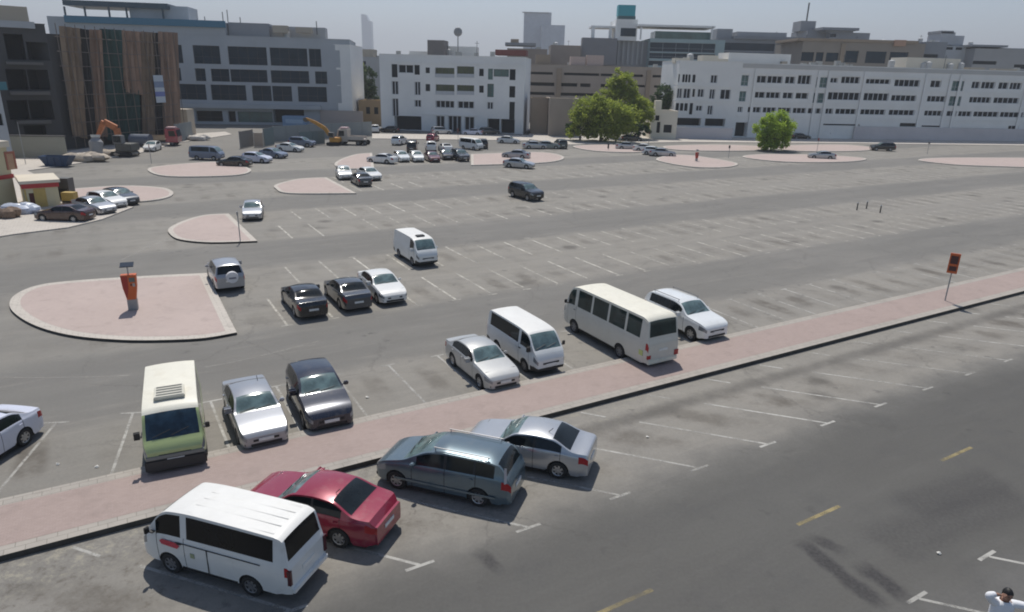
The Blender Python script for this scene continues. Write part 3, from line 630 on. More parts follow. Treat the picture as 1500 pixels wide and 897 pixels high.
b2.win([(800,795,1025,895)],W_BLK,3,kind='opening',**c)
b2.build('office_building','wide blue grey office block with long bands of dark glass windows','building',zt,GREYB)
FACS.append((b2,7)); b2.part('blue_fascia',mat('blue_fascia',(.05,.17,.26),.5),[b2.pbox(96,27,330,37,-.5,-.003)])
b2.part('upper_storey',GREYB,[(0,b2.uz(330,45)[0],-.002+.01,10,zt+.1,b2.uz(250,30)[1])])
b2.part('canopy_slab',GREYB,[b2.pbox(250,153,470,159,-1.2,-.003)])
b2.part('roof_penthouse',GREY,[b2.pbox(332,33,392,56,2,8)])
b2.part('roof_penthouse',wallm('pale_grey',(.42,.43,.44)),[b2.pbox(392,38,474,56,4,9)])
b2.part('rooftop_unit',BEIGE,[b2.pbox(398,37,420,48,1,3),b2.pbox(432,40,456,48,1,3)])
b2.part('roof_penthouse',wallm('pale_blue_grey',(.4,.43,.46)),[b2.pbox(180,6,268,28,4,12)])
b2.part('canopy_roof',mat('dark_blue_steel',(.045,.075,.1),.4,.3),[b2.pbox(84,1,240,9,2.5,14)])
m=[]
for x in(86,116,152,178,232): m.append(b2.pbox(x-1.2,8,x+1.2,30,3,3.3))
b2.part('canopy_post',mat('dark_blue_steel',(.05,.09,.12)),m)
b2.part('antenna',FRAMED,[b2.pbox(321,16,322,33,3,3.2),b2.pbox(328,13,329,33,3,3.2),b2.pbox(347,24,348,33,3,3.2),b2.pbox(461,30,462.2,50,3,3.2),b2.pbox(294,23,295,30,3,3.2)])
# side tower of the office at its right end
t=Fac(at_y(486,190,172),at_y(518,190,172),14); tz=t.uz(500,66)[1]
t.win([(489,76,498,96),(490,104,499,122),(491,128,500,148)],mat('beige_blind',(.25,.22,.2)),.2)
t.build('stair_tower','pale grey stair tower at the right end of the glass office block','building',tz,WHITE2)  # wall coloured brighter in place of sunlight falling on it
# long white building on the right
c5=dict(ox=980,oy=20,sc=4.079); c6=dict(ox=1220,oy=20,sc=4.079)
b4=Fac(at(985,200),at(1075,202),16); z=b4.uz(1030,90)[1]
b4.win([(50,368,64,410),(80,368,95,400),(98,368,112,400),(116,370,129,400),(140,370,158,412),(248,368,290,412),(45,450,80,495),(86,450,130,495),(140,455,155,495),(170,458,210,490),(240,460,275,510),(305,460,368,505),(40,538,60,575),(66,538,86,575),(92,538,112,575),(122,545,142,590),(160,548,200,578),(228,560,262,602)],W_DARK,.3,mull=1.2,frame=FRAMEW,**c5)
b4.win([(25,628,190,668),(215,625,335,675)],W_BLK,1.5,kind='opening',**c5)
b4.build('apartment_building','low white block with small windows at the left end of the long white building','building',z,WHITE2)
FACS.append((b4,3)); b4.part('stair_penthouse',CREAM,[b4.pbox(1033,81,1056,93,2,6),b4.pbox(1056,86,1074,94,3,6),b4.pbox(994,85,1016,92,3,6)])
b4.part('band',WHITE2,[b4.pbox(986,125,1074,127,-.15,-.003),b4.pbox(986,147,1074,149,-.15,-.003)])
b5=Fac(at(1075,202),at(1500,207.5),20); b5.W*=1.22; z=b5.uz(1200,96)[1]
b5.win([(518,372,585,413),(588,374,680,415),(695,375,755,412),(770,375,850,413),(965,385,1010,410),(1030,380,1142,412)],W_DARK,.4,mull=1.3,frame=FRAMEW,**c5)
b5.win([(505,475,575,502),(580,475,665,502),(680,475,742,505),(757,475,833,507),(950,475,1142,508)],W_DARK,.4,mull=1.3,frame=FRAMEW,**c5)
b5.win([(375,563,440,588),(470,563,550,588),(560,563,640,592),(650,567,730,590),(740,567,820,592),(830,567,910,592),(935,567,980,600),(995,567,1120,595)],W_DARK,.4,mull=1.3,frame=FRAMEW,**c5)
b5.win([(398,372,475,425),(385,470,460,515),(880,385,945,435),(862,475,925,530)],W_TEAL,.2,mull=1.1,frame=FRAME,**c5)
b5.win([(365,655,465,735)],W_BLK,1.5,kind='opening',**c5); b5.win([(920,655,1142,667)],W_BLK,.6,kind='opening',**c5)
b5.win([(195,392,345,418),(370,398,522,425),(585,405,648,432),(830,415,880,445),(888,415,970,445),(990,418,1050,448),(1058,420,1128,450),(185,480,335,510),(350,488,500,515),(565,490,675,520),(815,505,945,535),(960,508,1112,538),(165,570,315,600),(335,578,490,602),(548,580,655,602),(680,588,740,612),(750,590,830,612),(840,593,990,615),(1000,595,1142,617)],W_DARK,.4,mull=1.3,frame=FRAMEW,**c6)
b5.win([(712,412,782,455),(695,503,765,545)],W_TEAL,.2,mull=1.1,frame=FRAME,**c6)
b5.win([(400,655,500,675),(530,668,645,682)],W_BLK,.6,kind='opening',**c6); b5.win([(820,695,895,730),(1040,680,1100,745)],W_DARK,.6,mull=1.5,frame=FRAMEW,**c6)
b5.build('apartment_building','long white four storey building with bands of dark windows and teal bay windows','building',z,WHITE2)
FACS.append((b5,20)); b5.part('stair_penthouse',WHITE2,[b5.pbox(1076,78,1168,97,3,9)])
b5.part('stair_penthouse',CREAM,[b5.pbox(1340,85,1420,104,3,9)])
b5.part('rooftop_unit',BEIGE,[b5.pbox(1430,99,1452,105,2,4),b5.pbox(1468,101,1500,106,2,4),b5.pbox(1152,90,1160,96,2,3)])
zz=[b5.uz(1200,y)[1] for y in(110,130,152,172)]
b5.part('string_course',WHITE2,[(0,b5.W,-.14,-.003,q-.12,q+.12) for q in zz])
b5.part('plinth',wallm('pinkish_wall',(.62,.57,.56)),[(b5.uz(1250,190)[0],b5.W,-.5,-.26,0,b5.uz(1300,186)[1]),]); b5.part('parapet_band',wallm('grey_band',(.5,.49,.47)),[(0,b5.W,-.1,-.003,z-1.0,z-.1)])
pl=[b5.uz(x,140)[0] for x in(1103,1195,1210,1262,1352,1388,1402,1500)]
b5.part('pilaster',WHITE2,[(q-.35,q+.35,-.25,-.16,0,z-1.2) for q in pl])
# tan car park behind the trees
b=Fac(at_y(772,190,205),at_y(1000,190,205),25); z=b.uz(870,97)[1]
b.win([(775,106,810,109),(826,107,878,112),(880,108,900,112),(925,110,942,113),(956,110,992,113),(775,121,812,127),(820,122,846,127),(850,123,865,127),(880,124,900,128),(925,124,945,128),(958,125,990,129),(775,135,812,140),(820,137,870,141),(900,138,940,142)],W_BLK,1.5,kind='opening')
b.build('parking_block','tan building with dark horizontal slots behind the tall trees','building',z,TAN)
b.part('rooftop_unit',mat('pale_pink_render',(.5,.38,.33)),[b.pbox(836,83,858,97,1,4),b.pbox(860,81,885,98,1,4)]); b.part('rooftop_unit',BROWN,[b.pbox(785,80,806,96,1,4)])
FACS.append((b,9)); b.part('pier',BROWN,[b.pbox(815,100,822,145,-.4,-.01),b.pbox(946,103,952,145,-.4,-.01)])
b=Fac(at_y(803,197,158),at_y(845,197,158),9); b.build('utility_block','plain beige block with a pale roof edge left of the tall trees','building',b.uz(820,145)[1],wallm('beige2',(.33,.28,.235)),roofm=WHITE2)
b=Fac(at_y(777,194,163),at_y(801,194,163),8); b.build('house','brown windowless house beside the square white building','building',b.uz(790,144)[1],BROWN)
b=Fac(at_y(526,178,176),at_y(560,178,176),10); b.win([(536,158,542,166),(548,158,554,166)],W_DARK,.2); b.build('house','small orange tan house left of the square white building','building',b.uz(540,148)[1],mat('wall_ochre',(.36,.25,.14),.8),roofm=CREAM)
b=Fac(at_y(952,199,158),at_y(990,199,158),9); b.win([(962,180,967,192),(972,184,984,194),(960,170,966,176)],W_DARK,.3); b.build('house','small cream villa right of the tall trees','building',b.uz(965,163)[1],CREAM)
b.part('roof_turret',CREAM,[b.pbox(963,148,972,163,2,4)])
b=Fac(at_y(470,184,171),at_y(532,184,171),.3); b.build('boundary_wall','pale boundary wall with a tan strip beside the glass office block','wall',b.uz(500,163)[1],wallm('wall_pale',(.45,.38,.34)),parapet=.02)
b=Fac(at_y(984,204,160),at_y(1072,205,160),.3); b.build('boundary_wall','low pale grey wall in front of the small windowed white block','wall',b.uz(1030,188)[1],wallm('wall_grey',(.5,.49,.52)),parapet=.02)
# office with the teal sign tower
b=Fac(at_y(865,150,260),at_y(945,150,260),30); z=b.uz(900,60)[1]; b.build('office_building','ribbed grey office block under the tower with the teal sign','building',z,GREY)
b.part('rib',wallm('pale_rib',(.36,.37,.38)),[b.pbox(x,60,x+3,95,-.6,-.01) for x in range(904,944,7)])
b.part('sign_tower',WHITE,[b.pbox(901,29,932,60,-2,14)]); b.part('window',W_BLUE,[b.pbox(908,42,930,54,-2.1,-2.01)])
b.part('sign_board',mat('teal_sign',(.02,.30,.36),.5),[b.pbox(905,8,930,24,-1.5,3)]); b.part('sign_board',mat('dark_teal_sign',(.03,.10,.11),.5),[b.pbox(905,24.2,930,29,-1.5,3)])
b.part('frame_canopy',WHITE,[b.pbox(866,38,901,41,0,9),b.pbox(866,41,871,60,0,1),b.pbox(892,41,896,60,0,1)])
b.part('roof_mass',wallm('grey_mass',(.22,.22,.23)),[b.pbox(850,57,900,95,-6,-1)])
b=Fac(at_y(945,150,255),at_y(1052,150,255),30); b.win([(946,64,1048,75),(948,79,1048,86),(950,90,1000,96)],W_BLUE,.4,mull=5,frame=FRAME); b.build('office_building','pale teal glass office with a thin flat canopy on top','building',b.uz(1000,58)[1],wallm('teal_grey',(.33,.42,.43)))
b.part('glass_storey',W_TEAL,[b.pbox(962,46,1045,57,3,12)]); b.part('frame_canopy',WHITE,[b.pbox(935,37,1048,40,0,14)]); b.part('post',WHITE,[b.pbox(x,40,x+2,58,0,.8) for x in(938,1042)])
def bk(label,px0,px1,pt,y,dep,wm,wins=(),wm2=W_DARK,name='office_building',pb=120,extra=(),mull=0):
    f=Fac(at_y(px0,pb,y),at_y(px1,pb,y),dep)
    if wins: f.win(wins,wm2,.4,mull=mull)
    f.build(name,label,'building',f.uz((px0+px1)/2,pt)[1],wm); 
    FACS.append((f,3 if y<400 else 0))
    for nm,mt,q,v0,v1 in extra: f.part(nm,mt,[f.pbox(*q,v0,v1)])
    return f
DG=wallm('dusk_grey',(.25,.26,.28)); 
bk('dark glazed office with a stepped grey roof behind the long white building',1045,1170,58,290,30,DG,[(1048,64,1135,73),(1140,66,1168,70),(1050,78,1160,86)],W_BLUE,extra=[('roof_mass',GREY,(1052,42,1075,58),2,10),('roof_mass',GREY,(1082,47,1155,58),2,10),('roof_mass',DG,(1075,54,1180,58.5),-1,10)])
bk('brown office with wide dark blue windows behind the long white building',1168,1345,62,235,25,wallm('olive_brown',(.27,.235,.2)),[(1171,78,1192,89),(1195,78,1206,89),(1210,78,1228,89),(1238,77,1257,89),(1268,77,1298,90),(1303,77,1330,90)],W_BLUE,extra=[('pier',BROWN,(1230,64,1236,96),-.5,-.01),('roof_slab',BROWN,(1168,58,1345,62),-.5,20),('tank',mat('orange_tank',(.4,.24,.16)),(1308,59,1325,68),-1,-.6)])
bk('grey tower with a mast on the skyline right of centre',1172,1205,45,340,20,DG,extra=[('roof_mass',DG,(1178,30,1200,45),4,14),('mast',FRAMED,(1192,2,1193.6,30),7,7.6)])
bk('wide grey block with a flared roof slab on the skyline',1205,1262,48,335,20,DG,[(1215,50,1225,54)],extra=[('roof_slab',DG,(1202,41,1256,45),-2,18),('roof_mass',DG,(1210,45,1250,48),0,10)])
bk('long low grey block on the skyline between the two towers',1120,1172,56,330,20,GREY)
bk('low grey block on the far right skyline',1345,1376,62,240,20,DG,[(1348,80,1374,84)])
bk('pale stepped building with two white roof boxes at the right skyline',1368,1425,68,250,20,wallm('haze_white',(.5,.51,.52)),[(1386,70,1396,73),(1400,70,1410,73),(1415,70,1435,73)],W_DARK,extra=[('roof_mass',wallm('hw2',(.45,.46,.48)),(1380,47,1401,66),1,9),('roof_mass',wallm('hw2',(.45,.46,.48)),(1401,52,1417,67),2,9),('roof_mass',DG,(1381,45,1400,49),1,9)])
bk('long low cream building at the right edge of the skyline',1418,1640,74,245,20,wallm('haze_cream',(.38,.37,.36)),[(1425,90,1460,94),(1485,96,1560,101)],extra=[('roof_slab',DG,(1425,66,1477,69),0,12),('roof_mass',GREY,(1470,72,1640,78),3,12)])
bk('grey block peeping out above the trees left of the square white building',516,562,84,230,20,wallm('pale_far',(.38,.38,.38)),[(519,90,536,94)],extra=[('roof_mass',BEIGE,(525,72,545,84),2,8)])
bk('low buildings on the skyline behind the square white building',585,720,84,260,20,BEIGE)
bk('brown building with a dark roof house right of the square white building',742,800,72,240,18,wallm('far_brown',(.27,.23,.2)),extra=[('roof_mass',DG,(740,63,785,67),-1,10),('roof_mass',BROWN,(748,57,760,63),2,8)])
bk('tan block above the parking slots',805,848,67,250,18,wallm('far_tan',(.32,.27,.23)))
# far towers
HZ=wallm('haze_paled_tower',(.42,.45,.5),.08,.1)  # paling by distant haze put into the tower colour
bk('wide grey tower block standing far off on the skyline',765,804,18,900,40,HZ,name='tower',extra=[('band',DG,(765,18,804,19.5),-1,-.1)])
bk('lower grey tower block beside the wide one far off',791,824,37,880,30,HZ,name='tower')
f=Fac(at_y(533,120,2600),at_y(547,120,2600),30); c=f.w(f.W/2,15,0); zt=f.uz(540,21)[1]; zc=f.uz(540,31)[1]
m=MB(); w2=f.W/2; m.box(-w2,-15,0,w2,15,zc); m.add([(-w2,-15,zc+.1),(w2*.5,-15,zc+.1),(w2*.5,15,zc+.1),(-w2,15,zc+.1),(-w2,-15,zt),(0,-15,zt*.99),(0,15,zt*.99),(-w2,15,zt)],[(0,1,5,4),(1,2,6,5),(2,3,7,6),(3,0,4,7),(4,5,6,7)])
o=m.build('skyscraper',mat('skyscraper_glass',(.3,.36,.44),.4)); o.location=(c[0],c[1],0); tag(o,'slender blue skyscraper alone on the hazy skyline','tower')
# construction building --------------------------------------------------------
A0=at(-70,226);A1=at(98,219);A2=at(257,203)
f=Fac(A0,A1,22); z=f.uz(60,36)[1]
f.n=-f.n if f.n[1]<0 else f.n
f.win([(8,50,36,88),(40,62,72,88),(10,100,40,132),(42,104,72,132),(12,146,42,176),(44,148,78,176),(36,184,68,204)],W_BLK,3,kind='opening')
f.build('construction_building','unfinished dark concrete building with open floors at the left','building',z,DKC)
f.part('floor_slab',CONC,[f.pbox(8,91,62,95,-1,-.01),f.pbox(14,134,72,139,-1,-.01),f.pbox(24,176,74,181,-1,-.01)])
f.part('roof_mass',BEIGE,[f.pbox(-40,6,45,30,3,12)])
f.part('roof_mass',GREYB,[f.pbox(-40,30,50,40,-.4,-.01)])
g=Fac(A1,A2,20)
if g.n[0]>0: g.n=-g.n
zt2=g.uz(120,42)[1]
g.build('construction_building','unfinished concrete wing draped in brown and green scaffold netting','building',zt2-1.2,DKC)
def net(name,pts,mt,v):
    m=MB(); N=10; 
    # pts: list of (px_top,px_bottom) pairs left/right -> draped cloth with folds
    (a,ta,b_,ba),(c_,tc_,d,bc)=pts
    vs=[];K=22
    for i in range(K+1):
        t=i/K
        for j in range(9):
            q=j/8; px=(a+(c_-a)*t)*(1-q)+(b_+(d-b_)*t)*q; py=(ta+(tc_-ta)*t)*(1-q)+(ba+(bc-ba)*t)*q
            u,zz=g.uz(px,py); fold=.28*math.sin(t*19+a)+.15*math.sin(t*43+q*3)+random.uniform(-.05,.05)
            vs.append(tuple(Vector(g.w(u,v+fold,max(.2,zz)))-g.off))
    fs=[(i*9+j,(i+1)*9+j,(i+1)*9+j+1,i*9+j+1) for i in range(K) for j in range(8)]
    m.add(vs,fs); return m.build(name,mt,g.root,60)
def netm(n,c,c2):
    m,T,b=newmat(n); tc=T.n('ShaderNodeTexCoord').outputs['Object']; mp=T.n('ShaderNodeMapping'); mp.inputs['Scale'].default_value=(1,1,.12); T.link(tc,mp.inputs[0])
    k=T.mix(T.ss(T.noise(mp.outputs[0],.8,5,.7),.35,.65),c,c2); k=T.mix(T.ss(T.noise(tc,.35,4),.5,.7,0,.5),k,tuple(x*.6 for x in c)); T.link(k,b.inputs['Base Color']); b.inputs['Roughness'].default_value=.95; b.inputs['Transmission Weight'].default_value=0; return m
NB=netm('brown_netting',(.30,.22,.15),(.22,.16,.115)); NR=netm('rust_netting',(.34,.22,.155),(.25,.17,.125)); NG=netm('green_netting',(.035,.085,.075),(.02,.05,.045)); ND=netm('dark_gap',(.05,.045,.045),(.03,.03,.03))
net('scaffold_netting',((78,38,99,198),(112,42,122,204)),NB,-1.2)
net('scaffold_netting',((110,42,120,205),(124,44,134,206)),ND,-1.0)
net('scaffold_netting',((122,43,134,200),(140,44,150,200)),NR,-1.3)
net('scaffold_netting',((137,42,149,205),(168,44,176,206)),NG,-1.1)
net('scaffold_netting',((166,44,176,135),(200,47,204,140)),NR,-1.3)
net('scaffold_netting',((172,130,175,203),(200,132,204,203)),NG,-.9)
net('scaffold_netting',((198,46,201,206),(218,48,220,206)),NB,-1.25)
net('scaffold_netting',((216,48,221,206),(226,48,234,206)),ND,-1.0)
net('scaffold_netting',((223,46,232,200),(251,48,259,202)),NR,-1.3)
m=MB()
for px in range(84,256,14):
    u=g.uz(px,120)[0]; p=Vector(g.w(u,-1.6,0))-g.off; m.cyl((p.x,p.y,0),(p.x,p.y,zt2+.4),.06,n=6)
for zz in np.arange(2,zt2,2.1):
    p=Vector(g.w(0,-1.6,0))-g.off;q=Vector(g.w(g.W,-1.6,0))-g.off; m.cyl((p.x,p.y,float(zz)),(q.x,q.y,float(zz)),.05,n=6)
m.build('scaffolding',mat('scaffold_steel',(.16,.13,.11),.6),g.root)
# banner on the netting
u0,_=g.uz(214,130);u1,_=g.uz(228,130); zb=[g.uz(222,y)[1] for y in(110,119,128,134,141,150)]
bo=empty('banner',tuple(Vector(g.w((u0+u1)/2,-1.9,0))),0,'white and blue hanging banner on the scaffold netting','banner')
cols=[(.45,.5,.55),(.2,.25,.36),(.5,.54,.58),(.16,.19,.42),(.5,.54,.58)]
of=Vector(g.w((u0+u1)/2,-1.9,0))
g.off,so_=of,g.off
for i in range(5):
    m=MB(); g.bx(m,u0,u1,-1.95,-1.88,zb[i+1],zb[i]-.003); m.build('panel',mat('banner%d'%i,cols[i],.6),bo)
g.off=so_
# blue grey building at the left edge
e=Fac(at(-60,252),at(23,245),16); e.n=np.array([-e.d[1],e.d[0]]); e.n=e.n if e.n[1]>0 else -e.n
e.win([(-10,168,4,182)],W_DARK,.3)
e.build('office_building','pale blue grey building with a teal stripe at the left edge','building',e.uz(5,86)[1],GREYB)
e.part('teal_stripe',mat('teal_stripe',(.04,.16,.2),.5),[e.pbox(-40,120,9,132,-.2,-.01)])
# ---------------------------------------------------------------- trees
def leafm(name,a,b_,tr=.25):
    m,T,b=newmat(name); tc=T.n('ShaderNodeTexCoord').outputs['Object']; c=T.mix(T.ss(T.noise(tc,.9,4,.6),.3,.7),a,b_); T.link(c,b.inputs['Base Color']); b.inputs['Roughness'].default_value=.6; b.inputs['Specular IOR Level'].default_value=.3
    tl=T.n('ShaderNodeBsdfTranslucent'); T.link(c,tl.inputs[0]); mx=T.n('ShaderNodeMixShader'); mx.inputs[0].default_value=tr
    T.link(b.outputs[0],mx.inputs[1]); T.link(tl.outputs[0],mx.inputs[2]); out=[n for n in T.t.nodes if n.type=='OUTPUT_MATERIAL'][0]; T.link(mx.outputs[0],out.inputs[0]); return m
LEAF=leafm('sunny_leaf',(.38,.43,.07),(.22,.28,.05),.58); LEAFD=leafm('dark_leaf',(.06,.11,.035),(.04,.075,.025)); LEAFB=leafm('bright_leaf',(.38,.50,.06),(.26,.38,.05),.55); BARK=mat('bark',(.12,.09,.065),.9,0,.2,3,bump=.5)
def tree(label,base,blobs,leaf,trunk=.25,n=2600,ls=.33,group=None,hb=None):
    r=random.Random(sum(map(ord,label))); 
    o=empty('tree',(base[0],base[1],0),0,label,'tree',group); tr=MB(); top=max(b[2] for b in blobs)
    fork=(r.uniform(-.2,.2),r.uniform(-.2,.2),top*.3); tr.cyl((0,0,-.1),fork,trunk,trunk*.7,8)
    cr=MB(); tot=sum(b[3]**2 for b in blobs)
    for bx,by,bz,br,*sq in blobs:
        sq=sq[0] if sq else .85; tr.cyl(fork,(bx*.8,by*.8,bz-br*.1),trunk*.5,trunk*.12,6)
        for _ in range(4):
            a=r.uniform(0,6.28); tr.cyl((bx*.55,by*.55,fork[2]+(bz-fork[2])*.6),(bx+math.cos(a)*br*.6,by+math.sin(a)*br*.6,bz+r.uniform(-.2,.5)*br),trunk*.2,trunk*.05,5)
        # clumps on the blob
        nc=max(10,int(26*br*br/6)); clumps=[]
        for _ in range(nc):
            th=r.uniform(0,6.28);cz=r.uniform(-.75,1);s=math.sqrt(max(0,1-cz*cz)); q=r.uniform(.55,1.02)*br
            clumps.append((bx+math.cos(th)*s*q,by+math.sin(th)*s*q,bz+cz*q*sq,br*r.uniform(.2,.36)))
        k=int(n*br*br/tot)
        for _ in range(k):
            cx,cy,cz_,crr=r.choice(clumps); d=Vector((r.gauss(0,1),r.gauss(0,1),r.gauss(0,.8))).normalized()*crr*r.uniform(.3,1.15)
            p=Vector((cx,cy,cz_))+d; s=ls*r.uniform(.5,1.2); a=Vector((r.gauss(0,1),r.gauss(0,1),r.gauss(0,.6))).normalized(); b_=a.cross(Vector((r.gauss(0,1),r.gauss(0,1),r.gauss(0,1)))).normalized()
            cr.add([(p-a*s)[:],(p-b_*s*.5)[:],(p+a*s)[:],(p+b_*s*.5)[:]],[(0,1,2,3)])
    tr.build('trunk',BARK,o,40); cr.build('crown',leaf,o); return o
def scl(y): return math.hypot(y,CH)/1000.0
def ptree(label,px,pyb,blobs,leaf,y=None,**k):
    """blobs given as offsets (dx,dz,r) in metres measured from the photograph, dy random"""
    b=at(px,pyb); r=random.Random(len(label)); return tree(label,b,[(dx,r.uniform(-.25,.25)*rr,dz,rr,*q) for dx,dz,rr,*q in blobs],leaf,**k)
ptree('largest tree of the clump, yellow green with a wide low crown',880,208,[(-3,5.8,3.6),(1.5,6.1,3.6),(4.5,5.2,3.4),(-4.6,4.4,2.7),(0,3.4,4.0),(-1,7.6,2.4),(4.5,3,2.8),(-5,2.2,2.2),(-2,1.9,2.2),(2.5,1.9,2.2)],LEAF,n=19000,ls=.30,trunk=.4)
ptree('tall tree rising behind the wide yellow green tree',905,202,[(0,11.6,3.0),(-1.8,10.0,2.8),(1.9,10.0,2.8),(0,8.0,3.2),(-.5,13.0,2.0)],LEAF,n=6000,ls=.32,trunk=.35)
ptree('medium tree at the right end of the tree clump',935,204,[(0,7.4,2.5),(.8,5.6,2.5),(-.8,5.0,2.4),(.3,2.8,2.2)],LEAF,n=5200,ls=.3)
ptree('dark green tree between the tree clump and the small cream villa',970,197,[(0,9.5,2.6),(1.4,7.8,2.3),(-1.5,7.6,2.3),(0,5,2.6)],LEAFD,n=5200,ls=.32)
ptree('dark shrubby tree under the left side of the tree clump',850,206,[(0,2.6,2.2),(2.4,2.2,2.0),(-1.8,2.0,1.6)],LEAFD,n=4000,ls=.28)
ptree('dark shrubby tree under the right side of the tree clump',925,206,[(0,2.5,2.2),(2.2,2.0,1.8),(-2.2,2.2,1.8)],LEAFD,n=4000,ls=.28)
ptree('round bright green tree alone in front of the long white building',1129,221,[(0,4.4,3.0),(-2.2,3.9,2.2),(2.3,3.9,2.2),(0,2.3,2.6),(.9,5.8,1.9),(-1.0,5.6,1.8),(-1.4,1.5,1.7),(1.4,1.4,1.7),(0,.9,1.6),(-2.3,2.6,1.5),(2.3,2.6,1.5)],LEAFB,n=17000,ls=.22,trunk=.2)
ptree('dark green tree between the stair tower and the square white building',535,178,[(0,9,3.0),(.8,12,2.4),(-.8,6.5,2.8),(1.5,7,2.4)],LEAFD,n=6500,ls=.32,trunk=.3)
ptree('pale green tree top behind the dark tree near the stair tower',528,172,[(0,13.2,2.4),(-1.4,11,2.2)],LEAF,n=2500,ls=.32)

# ---------------------------------------------------------------- small things on the roofs
def roof_bits(f,n,seed,d0=2,d1=8,pale=True):
    r=random.Random(seed); H=f.H
    for i in range(n):
        u=r.uniform(.04,.94)*f.W; v=r.uniform(d0,d1); k=r.random()
        if k<.45: f.part('air_conditioner',mat('ac_unit',(.42,.42,.40),.6),[(u,u+r.uniform(.9,1.8),v,v+1,H-.5,H+r.uniform(.5,1.3))])
        elif k<.7:
            p=Vector(f.w(u,v,0))-f.off; m=MB(); hh=r.uniform(1.1,1.7); m.cyl((p.x,p.y,H-.5),(p.x,p.y,H+hh),.75,n=12); m.cyl((p.x,p.y,H+hh),(p.x,p.y,H+hh+.2),.75,.2,n=12); m.build('water_tank',mat('tank_white',(.5,.5,.49),.5),f.root,40)
        else:
            p=Vector(f.w(u,v,0))-f.off; m=MB(); hh=r.uniform(1.6,3.4); m.cyl((p.x,p.y,H-.5),(p.x,p.y,H+hh),.06,n=5); m.cyl((p.x-.5,p.y,H+hh*.85),(p.x+.5,p.y,H+hh*.85),.04,n=5); m.build('aerial',FRAMED,f.root)
for i,(f_,n_) in enumerate(FACS): roof_bits(f_,n_,i+11)
# ---------------------------------------------------------------- vehicles in place
HN=R(-59.4); HA=HN+math.pi; HS=R(162.2)
def bywheel(px,head,sp,ax,side,sc=1.0,z=0):
    p=at(*px); x=(sp['L']/2-sp['ax'][ax])*sc; y=side*(sp['W']/2-.1)*sc; c,s=math.cos(head),math.sin(head)
    return (p[0]-(c*x-s*y),p[1]-(s*x+c*y),z)
def byend(a,b,head,sp,front,zb=.25,sc=1.0):
    p=at(*a,zb);q=at(*b,zb); return axis_loc(((p[0]+q[0])/2,(p[1]+q[1])/2),head,sp['L']*sc,front)
P=lambda n,c,**k: paint(n,c,**k)
P_WHITE=P('white',(.74,.73,.70),rough=.3); P_VWHITE=P('van_white',(.66,.67,.66),rough=.35); P_SILV=P('silver',(.42,.43,.45),metal=.55,rough=.3); P_RED=P('crimson',(.27,.018,.045),metal=.15,rough=.25); P_BLUEG=P('blue_grey',(.11,.155,.185),metal=.4,rough=.28)
P_NAVY=P('navy_black',(.022,.026,.042),metal=.3,rough=.22); P_BLACK=P('black',(.012,.013,.015),rough=.2); P_DG=P('dark_grey',(.08,.085,.095),metal=.5,rough=.25); P_CREAM=P('cream',(.72,.69,.58),rough=.4); P_GREEN=P('pale_green',(.38,.45,.20),rough=.35); P_PEARL=P('pearl_white',(.74,.75,.74),rough=.2); P_OLDS=P('old_silver',(.45,.45,.44),metal=.4,rough=.35); P_LILAC=P('lilac_white',(.62,.63,.72),rough=.25); P_MAR=P('maroon',(.12,.02,.03),rough=.25); P_BROWN=P('dark_brown',(.06,.025,.02),rough=.25); P_SVB=P('silver_blue',(.33,.34,.365),metal=.4,rough=.3); P_BG2=P('slate_blue',(.14,.17,.24),rough=.3)
ROOFW=mat('van_roof_white',(.70,.69,.66),.45,0,.04,1.5,dirt=((.5,.45,.36),1.2,.55,.3)); ROOFC=mat('cream_roof',(.70,.67,.57),.5,0,.05,1.5,dirt=((.5,.45,.34),1.4,.5,.35))
# 1 near white van
def x_van(root,sp,ft,fb):
    m=MB(); x=sp['L']/2-1.02; y=sp['W']/2*.998
    z=.93
    vs=[(x+.22,y+.012,z+.0),(x-.30,y+.016,z-.03),(x-.38,y+.014,z+.07),(x-.25,y+.012,z+.15),(x+.18,y+.006,z+.16),(x+.28,y+.006,z+.09)]
    m.add(vs,[(0,1,2,3,4,5)]); m.build('door_sticker',mat('red_sticker',(.5,.03,.06),.4),root)
    m=MB()
    for i in range(0,9,2):
        y_=-.6+i*.15; m.add([(sp['L']/2-1.6,y_-.02,ft(1.6)+.012-.05*(abs(y_)/.7)**2.4),(sp['L']/2-1.6,y_+.02,ft(1.6)+.012-.05*(abs(y_)/.7)**2.4),(-sp['L']/2+.5,y_+.02,ft(4.25)+.018-.05*(abs(y_)/.7)**2.4),(-sp['L']/2+.5,y_-.02,ft(4.25)+.018-.05*(abs(y_)/.7)**2.4)],[(0,1,2,3)])
    m.build('roof_rib',ROOFW,root)
    m=MB(); m.box(-sp['L']/2-.09,-.75,.38,-sp['L']/2+.05,.75,.52,c=.02); m.build('rear_step',P_VWHITE,root)
    for s in(-1,1):
        m=MB(); m.box(-sp['L']/2-.015,s*.70,.62,-sp['L']/2+.1,s*.8,1.08,c=.015); m.build('tail_light',mat('dark_tail',(.08,.02,.025),.25),root)
    m=MB(); m.box(.1,y-.008,.32,.12,y+.008,1.1); m.box(-1.55,y-.006,1.08,1.1,y+.008,1.1); m.build('sliding_rail',BLACK,root)
    m=MB(); m.box(sp['L']/2-1.85,y-.002,.72,sp['L']/2-1.72,y+.012,.86,c=.005); m.build('fuel_flap',mat('dull_green_sticker',(.3,.33,.2),.6),root)
vehicle('passenger_van','white high roof passenger van with a red door sticker, nearest vehicle','van',VAN,P_VWHITE,bywheel((372,871),HS,VAN,1,1),HS,rim=RIMD,roofm=ROOFW,bumper=P_VWHITE,extra=x_van,glass=mat('tinted_glass',(.008,.009,.01),.15,0,.2,2,.2))
